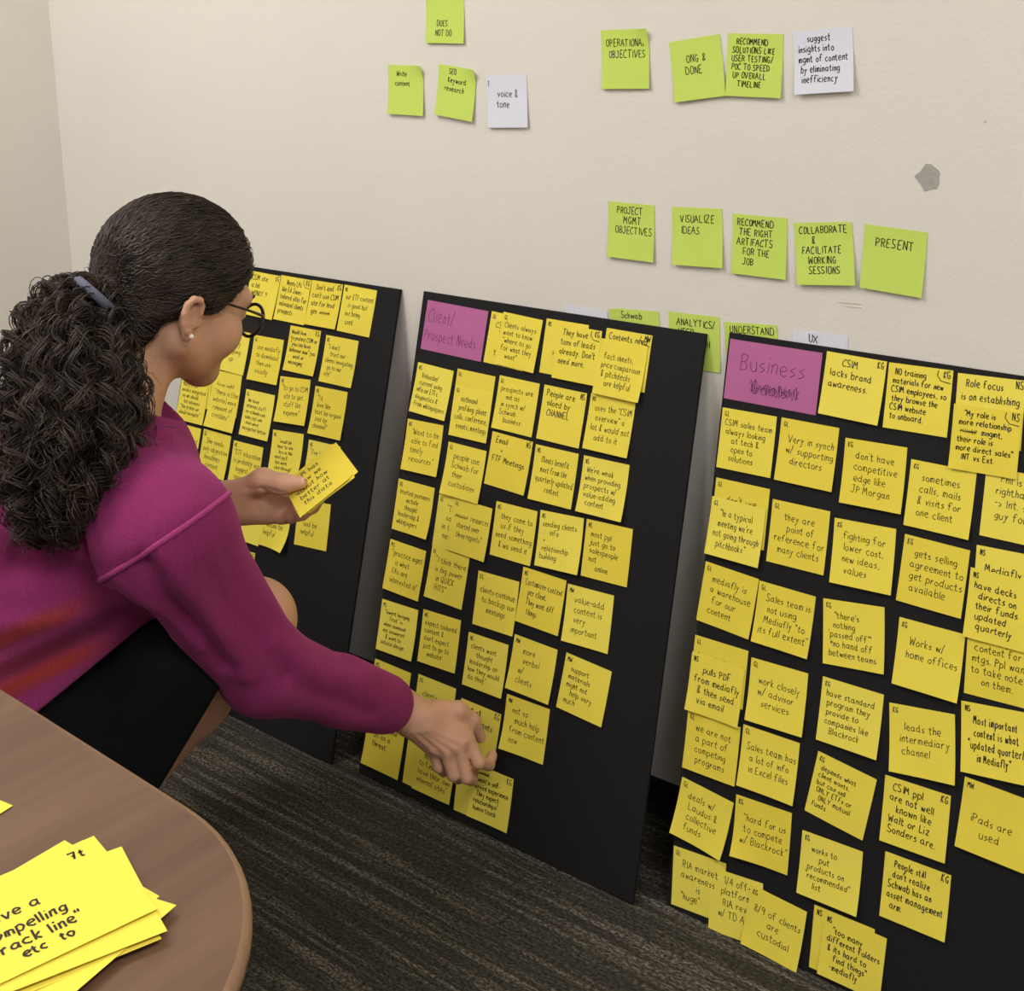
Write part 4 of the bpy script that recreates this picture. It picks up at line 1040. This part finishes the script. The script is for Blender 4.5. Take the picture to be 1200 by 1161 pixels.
def ring_on(centre, n, r0, count=72, frac=(0, 1), off=0.0):
    n = Vector(n).normalized(); a = n.orthogonal().normalized(); b = n.cross(a); P = []
    for i in range(count):
        an = 2 * math.pi * (frac[0] + (frac[1] - frac[0]) * i / count); d = a * math.cos(an) + b * math.sin(an)
        h = bvh.ray_cast(Vector(centre), d, 0.3)
        if h[0] is not None: P.append(h[0] + d * off)
    return P
# raised sleeve seam around the right arm, ribbed edge at the cuff
SEAMN = Vv((-0.1908, -0.5933, 0.4973)) - Vv((-0.2482, -0.6184, 0.5951))
P = ring_on(Vv((-0.2262, -0.6175, 0.5774)), SEAMN, 0.07)
vf = tube_vf([p - Vector(PO) for p in P], 0.0036, 6, close=True)
sm = link('sleeve_seam', vf[0], vf[1], MAT['sweater'], sweater, smooth=True)
ca = sm.data.color_attributes.new('knit', 'FLOAT_COLOR', 'POINT'); ca.data.foreach_set('color', np.tile(np.array(srgb(148, 56, 108), dtype=np.float32), (len(sm.data.vertices), 1)).ravel())

# skirt ----------------------------------------------------------
K = Field((-0.86, -1.05, 0.02), (-0.10, -0.25, 0.62), 0.004)
for hp, kn, an in ((RHIP, RKNEE, RANK), (LHIP, LKNEE, LANK)):
    K.cap(hp, kn, 0.098, 0.066, k=0.03)
    K.cap(hp + Vv((0, 0.0, -0.05)), an * 0.6 + kn * 0.4 + Vv((0, -0.05, 0.0)), 0.088, 0.055, k=0.05)
K.cap(Vv((-0.2614, -0.5656, 0.3538)), Vv((-0.3046, -0.6524, 0.2441)), 0.050, k=0.02); K.cap(Vv((-0.2777, -0.6095, 0.3932)), Vv((-0.3138, -0.6779, 0.2813)), 0.060, k=0.03)
K.cap(RHIP, LHIP, 0.115, k=0.04); K.cap(WAIST, (RHIP + LHIP) / 2, 0.10, 0.12, k=0.05)
K.cap((RKNEE * .8 + RHIP * .2), (LKNEE * .8 + LHIP * .2), 0.05, k=0.04)
q1, q2, q3 = Vv((-0.2490, -0.5417, 0.3562)), Vv((-0.2676, -0.6336, 0.2507)), Vv((-0.3257, -0.4845, 0.3066))
nn = np.cross(q2 - q1, q3 - q1); nn = nn if nn @ (RKNEE - RHIP) > 0 else -nn
K.cut(q1, nn)
KNEE_N = RKNEE - RHIP; KNEE_TOP = RHIP + KNEE_N * 0.86
K.cut(KNEE_TOP, KNEE_N)
V, Fc = K.mesh(); V = relax(V, Fc, 3, 0.5)
skirt = link_np('skirt', V - PO, Fc, MAT['skirt'], person); del K

# shoes
for an in (RANK, LANK):
    K = Field((an[0] - 0.10, an[1] - 0.14, -0.005), (an[0] + 0.10, an[1] + 0.16, 0.20), 0.003)
    heel = an + Vv((0.0, -0.045, -0.005)); ball = Vv((an[0] + 0.005, an[1] + 0.02, 0.034)); toe = ball + Vv((0, 0.058, -0.006))
    K.cap(heel, ball, 0.034, 0.038, k=0.02); K.cap(ball, toe, 0.038, 0.026, k=0.02); K.cap(heel, heel + Vv((0, -0.006, 0.02)), 0.034, 0.034, k=0.01)
    K.cap(an + Vv((0, 0.03, 0.03)), an + Vv((0, 0.0, 0.05)), 0.04, 0.045, k=0.004, op='sub')
    K.cut((0, 0, 0.002), (0, 0, -1))
    V, Fc = K.mesh(); V = relax(V, Fc, 2, 0.5)
    if len(Fc): link_np('shoe', V - PO, Fc, MAT['shoe'], person)

# eyes, brows
for s in (-1, 1):
    c = Vector(H(s * 0.031, 0.073, 0.010))
    for nm_, cc, rr, mt in (('eye', c, 0.0118, 'eye'),):
        vs, fs = [], []
        for i in range(9):
            for j in range(16):
                a, b = math.pi * i / 8, 2 * math.pi * j / 16
                vs.append(cc + Vector((math.sin(a) * math.cos(b), math.sin(a) * math.sin(b), math.cos(a))) * rr - Vector(PO))
        for i in range(8):
            for j in range(16): fs.append((i * 16 + j, i * 16 + (j + 1) % 16, (i + 1) * 16 + (j + 1) % 16, (i + 1) * 16 + j))
        e = link('eye', vs, fs, MAT['eye'], person, smooth=True)
    P = [Vector(H(s * 0.031 + 0.0045 * math.cos(a), 0.0851, 0.008 + 0.0045 * math.sin(a))) - Vector(PO) for a in [2 * math.pi * i / 14 for i in range(14)]]
    ctr = Vector(H(s * 0.031, 0.0862, 0.008)) - Vector(PO)
    link('iris', P + [ctr], [(i, (i + 1) % 14, 14) for i in range(14)], MAT['iris'], e)
    bp_ = [H(s * x, y, z) - PO for x, y, z in ((0.014, 0.096, 0.030), (0.026, 0.092, 0.035), (0.038, 0.084, 0.036), (0.049, 0.072, 0.032))]
    vf = tube_vf(bp_, [0.0022, 0.003, 0.0026, 0.0012], 6); link('eyebrow', vf[0], vf[1], MAT['hair'], person, smooth=True)

# glasses
gl = empty('glasses', (0, 0, 0)); gl.parent = person
gl['label'] = 'black round-framed glasses'
for s in (-1, 1):
    ringp = []
    for i in range(36):
        a = 2 * math.pi * i / 36
        ringp.append(H(s * (0.033 + 0.0245 * math.cos(a)), 0.100 - 0.004 * abs(0.5 * math.cos(a) + 0.5) , 0.006 + 0.0215 * math.sin(a)) - PO)
    vf = tube_vf(ringp, 0.0023, 8, close=True); link('rim', vf[0], vf[1], MAT['frame'], gl, smooth=True)
    link('lens', ringp, [tuple(range(36))], MAT['lens'], gl)
    tp = [H(s * x, y, z) - PO for x, y, z in ((0.056, 0.096, 0.014), (0.064, 0.086, 0.016), (0.071, 0.06, 0.017), (0.076, 0.02, 0.017), (0.080, -0.022, 0.013), (0.080, -0.044, 0.000), (0.077, -0.050, -0.014))]
    vf = tube_vf(tp, [0.0024, 0.0022, 0.0018, 0.0017, 0.0017, 0.0018, 0.0015], 8); link('temple', vf[0], vf[1], MAT['frame'], gl, smooth=True)
    # pearl stud
    c = Vector(H(s * 0.0895, -0.026, -0.0335)); vs, fs = [], []
    for i in range(7):
        for j in range(10):
            a, b = math.pi * i / 6, 2 * math.pi * j / 10
            vs.append(c + Vector((math.sin(a) * math.cos(b), math.sin(a) * math.sin(b), math.cos(a))) * 0.0033 - Vector(PO))
    for i in range(6):
        for j in range(10): fs.append((i * 10 + j, i * 10 + (j + 1) % 10, (i + 1) * 10 + (j + 1) % 10, (i + 1) * 10 + j))
    ea = link('earring', vs, fs, MAT['pearl'], person, smooth=True); ea['label'] = 'white pearl stud earring'
bp_ = [H(x, y, z) - PO for x, y, z in ((-0.010, 0.101, 0.011), (-0.005, 0.105, 0.015), (0.005, 0.105, 0.015), (0.010, 0.101, 0.011))]
vf = tube_vf(bp_, 0.0017, 8); link('bridge', vf[0], vf[1], MAT['frame'], gl, smooth=True)

# hair -----------------------------------------------------------
CC = np.array((0, -0.017, 0.037)); CRD = np.array((0.080, 0.104, 0.093))
TIE_L = HR.T @ (Vv((-0.3876, -0.5848, 0.8321)) - HEAD)
def zline(y): return np.interp(y, [-0.14, -0.085, -0.064, -0.050, -0.040, -0.018, -0.003, 0.014, 0.040, 0.066, 0.10], [-0.095, -0.095, -0.080, -0.030, 0.008, 0.020, -0.002, 0.004, 0.046, 0.068, 0.078])
K = Field((-0.11, -0.17, -0.11), (0.11, 0.12, 0.15), 0.003)
K.ell(CC, CRD, k=0)
K.ell((0, -0.050, -0.045), (0.062, 0.050, 0.045), k=0.03)
K.cap(TIE_L * 0.80 + np.array((0, 0.01, 0)), TIE_L * 0.98, 0.030, 0.013, k=0.03)
sl, X, Y, Z = K.sub(K.lo, K.lo + K.n * K.v)
yy = Y + 0 * X; zl = zline(yy.ravel()).reshape(yy.shape)
K.d[sl] = np.maximum(K.d[sl], ((zl - Z) * 0.75 + 0.0015 * np.sin(X * 400) * np.sin(Y * 330)).astype(np.float32))
V, Fc = K.mesh(); V = relax(V, Fc, 2, 0.5)
hair = link_np('hair', (V @ HR.T) + HEAD - PO, Fc, MAT['haircore'], person)
hair['label'] = 'dark brown hair combed back into a curly ponytail'
nr = np.random.default_rng(3)
def strands_mesh(name, paths, rads, mat, parent, ns=3):
    """paths (n, m, 3); rads (n, m)"""
    n, m, _ = paths.shape
    T = np.gradient(paths, axis=1); T /= np.linalg.norm(T, axis=2, keepdims=True) + 1e-9
    ref = np.tile(np.array((0.31, 0.55, 0.77)), (n, m, 1)); A = np.cross(T, ref); A /= np.linalg.norm(A, axis=2, keepdims=True) + 1e-9; B = np.cross(T, A)
    rings = []
    for k in range(ns):
        a = 2 * math.pi * k / ns; rings.append(paths + (A * math.cos(a) + B * math.sin(a)) * rads[..., None])
    Vx = np.stack(rings, 2).reshape(-1, 3)
    i = np.arange(n)[:, None, None] * m * ns + np.arange(m - 1)[None, :, None] * ns
    k = np.arange(ns)[None, None, :]; k2 = (k + 1) % ns
    Fx = np.stack([i + k, i + k2, i + ns + k2, i + ns + k], 3).reshape(-1, 4)
    o = link_np(name, Vx, Fx, mat, parent); o['kind'] = 'stuff'; return o
# combed, slightly frizzy strands over the scalp, laid on the hair surface and gathered at the tie
N, Mx = 6200, 15
bvc = BVHTree.FromPolygons([tuple(v) for v in V], [tuple(int(i) for i in q) for q in Fc])
pick = V[nr.integers(0, len(V), N)]; q_ = (pick - CC) / CRD; ql = np.linalg.norm(q_, axis=1, keepdims=True); D = q_ / ql
td = (TIE_L - CC) / CRD; tl_ = np.linalg.norm(td); td /= tl_
tt_ = np.linspace(0, 1, Mx)[None, :, None]
om = np.arccos(np.clip(D @ td, -0.98, 1))[:, None, None]; so = np.sin(om) + 1e-4
dirs = np.sin((1 - tt_) * om) / so * D[:, None] + np.sin(tt_ * om) / so * td
ph = nr.uniform(0, 6.28, (N, 1)); fq = nr.uniform(1.5, 4.5, (N, 1)); am = nr.uniform(0.015, 0.065, (N, 1))
side = np.cross(dirs, td); side /= np.linalg.norm(side, axis=2, keepdims=True) + 1e-6
wv = am * np.sin(ph + fq * 2 * math.pi * tt_[..., 0]) * (1 - tt_[..., 0] ** 3)
dirs = dirs + side * wv[..., None]; dirs /= np.linalg.norm(dirs, axis=2, keepdims=True)
Pn = CC + dirs * CRD * (ql[:, None] * (1 - tt_) + tl_ * tt_)
lf = nr.uniform(-0.0005, 0.0045, (N, 1)) + 0.0012 * np.sin(ph * 3 + fq * 9 * tt_[..., 0])
lf = lf * (1 - 0.6 * tt_[..., 0])
for i_ in range(N):
    for j_ in range(Mx):
        co, no, _, _ = bvc.find_nearest(Vector(Pn[i_, j_]))
        Pn[i_, j_] = co + no * lf[i_, j_]
Pn = Pn @ HR.T + HEAD - PO
rr = nr.uniform(0.0004, 0.0010, (N, 1)) * np.ones((1, Mx)); rr[:, 0] *= 0.4
strands_mesh('scalp_strands', Pn, rr, MAT['hair'], hair)
# ponytail: curls around a hanging mass
TIE = Vv((-0.3856, -0.5885, 0.8319))
spine = pts((-0.3856, -0.5885, 0.8319), (-0.3915, -0.6045, 0.8176), (-0.3824, -0.6207, 0.7827), (-0.3457, -0.6529, 0.7392), (-0.3032, -0.6854, 0.6849), (-0.2786, -0.7237, 0.6472), (-0.2695, -0.7520, 0.6051))
spr = [0.010, 0.030, 0.062, 0.077, 0.075, 0.050, 0.022]
K = Field((-0.75, -0.95, 0.45), (-0.28, -0.42, 0.90), 0.004)
for i in range(len(spine) - 1): K.cap(spine[i], spine[i + 1], spr[i] * 0.80, spr[i + 1] * 0.80, k=0.02)
V, Fc = K.mesh(); nzr = np.random.default_rng(1)
V = V + 0.003 * np.sin(V[:, [1, 2, 0]] * 260) + 0.003 * np.sin(V[:, [2, 0, 1]] * 170)
pony = link_np('ponytail', V - PO, Fc, MAT['haircore'], hair)
S_ = np.array(spine); sp_t = np.linspace(0, 1, len(S_))
def interp_spine(t): return np.stack([np.interp(t, sp_t, S_[:, c]) for c in range(3)], -1)
NG, NS_, Mx = 330, 9, 52          # locks, strands per lock, points per strand
u0 = nr.uniform(0.13, 0.22, (NG, 1)); u1 = np.clip(nr.normal(0.80, 0.15, (NG, 1)), 0.35, 1.0)
tg = u0 + (u1 - u0) * np.linspace(0, 1, Mx)[None]
base_p = interp_spine(tg); sr = np.interp(tg, sp_t, spr)
dv = nr.normal(size=(NG, 3)); dv /= np.linalg.norm(dv, axis=1, keepdims=True)
rho = nr.uniform(0.74, 1.08, (NG, 1))
ctr = base_p + dv[:, None] * (sr * rho)[..., None]
T = np.gradient(ctr, axis=1); T /= np.linalg.norm(T, axis=2, keepdims=True) + 1e-9
A = np.cross(T, dv[:, None] + 0.01); A /= np.linalg.norm(A, axis=2, keepdims=True) + 1e-9; B = np.cross(T, A)
hp_ = nr.uniform(0, 6.28, (NG, 1)); turns = nr.uniform(4, 8, (NG, 1)); env = np.clip((tg - 0.03) * 8, 0, 1)
ha = nr.uniform(0.006, 0.011, (NG, 1)) * env
ang = hp_ + turns * 2 * math.pi * np.linspace(0, 1, Mx)[None] * (u1 - u0) / 0.7 * nr.choice((-1, 1), (NG, 1))
P_ = ctr + A * (ha * np.cos(ang))[..., None] + B * (ha * np.sin(ang))[..., None]
P_ = np.repeat(P_, NS_, axis=0); n_ = NG * NS_
sp_ = nr.normal(size=(n_, 1, 3)) * 0.0021
wig = nr.normal(size=(n_, 1, 3)) * 0.0016 * np.sin(np.linspace(0, 1, Mx)[None, :, None] * nr.uniform(8, 22, (n_, 1, 1)) + nr.uniform(0, 6, (n_, 1, 1)))
P_ = P_ + (sp_ + wig) * np.repeat(env, NS_, axis=0)[..., None] * np.linspace(0.6, 1.8, Mx)[None, :, None]
rr = nr.uniform(0.0005, 0.0010, (n_, 1)) * np.ones((1, Mx)); rr[:, -8:] *= np.linspace(1, 0.2, 8)
strands_mesh('curls', P_ - PO, rr, MAT['hair'], pony)
# loose flyaway hairs
N, Mx = 500, 18
st_ = nr.uniform(0.05, 0.8, (N, 1)); c0 = interp_spine(st_)[:, 0]; dv = nr.normal(size=(N, 3)); dv /= np.linalg.norm(dv, axis=1, keepdims=True)
s0 = c0 + dv * np.interp(st_, sp_t, spr); tl = np.linspace(0, 1, Mx)[None, :, None]
dr = dv * 0.6 + nr.normal(size=(N, 3)) * 0.5
P_ = s0[:, None] + dr[:, None] * tl * 0.03 + np.array((0, 0, -0.02)) * tl ** 2 + 0.004 * np.sin(tl * 14 + nr.uniform(0, 6, (N, 1, 3)))
strands_mesh('flyaway_hairs', P_ - PO, np.full((N, Mx), 0.00028), MAT['hair'], pony)
# hair tie
tv = Vector(spine[1] - spine[0]).normalized(); a = tv.orthogonal().normalized(); b = tv.cross(a)
P = [Vector(spine[0]) + tv * 0.006 - Vector(CF) * 0.023 + Vector(CR) * 0.013 + (a * math.cos(t_) + b * math.sin(t_)) * 0.026 - Vector(PO) for t_ in [2 * math.pi * i / 24 for i in range(24)]]
vf = tube_vf(P, 0.0058, 8, close=True)
tieo = link('hair_tie', vf[0], vf[1], MAT['tie'], person, smooth=True); tieo['label'] = 'grey-blue hair tie'

# notes held in the left hand ------------------------------------------
NLc, NBc, NRc = Vv((-0.2678, -0.4330, 0.5556)), Vv((-0.1948, -0.4530, 0.5443)), Vv((-0.1601, -0.4047, 0.5848))
ex = (NRc - NBc) / np.linalg.norm(NRc - NBc); ey = (NLc - NBc); ey -= ex * (ey @ ex); ey /= np.linalg.norm(ey); nz_ = np.cross(ex, ey)
ctr = NBc + ex * 0.038 + ey * 0.038
r = random.Random(11)
for i in range(4):
    R = Matrix((Vector(ex), Vector(ey), Vector(nz_))).transposed().to_4x4()
    off = (0, 0) if i == 3 else ((0.010, 0.001), (0.007, -0.001), (0.004, 0.002))[i]
    R.translation = Vector(ctr + ex * off[0] + ey * off[1] + nz_ * (0.0011 * i - 0.0022))
    R = R @ Matrix.Rotation(0 if i == 3 else (0.06, -0.04, 0.02)[i], 4, 'Z')
    S = note_surface(0.0762, 0.0762, 0.0015, (0, 0), 0, 0)
    st = layout('', 'CSIM has|how we|about how|better at|this data', 0.0762, 0.0762, r) if i == 3 else []
    lb = 'handwritten yellow sticky note on top of the stack in the hand' if i == 3 else ('yellow sticky note at the bottom of the stack in the hand', 'yellow sticky note second from bottom of the stack in the hand', 'yellow sticky note just under the top one in the hand')[i]
    build_note(R, 0.0762, 0.0762, MAT['yellow_b'], st, MAT['ink'], 0.0009, lb, 'yellow sticky notes held in the hand', S)
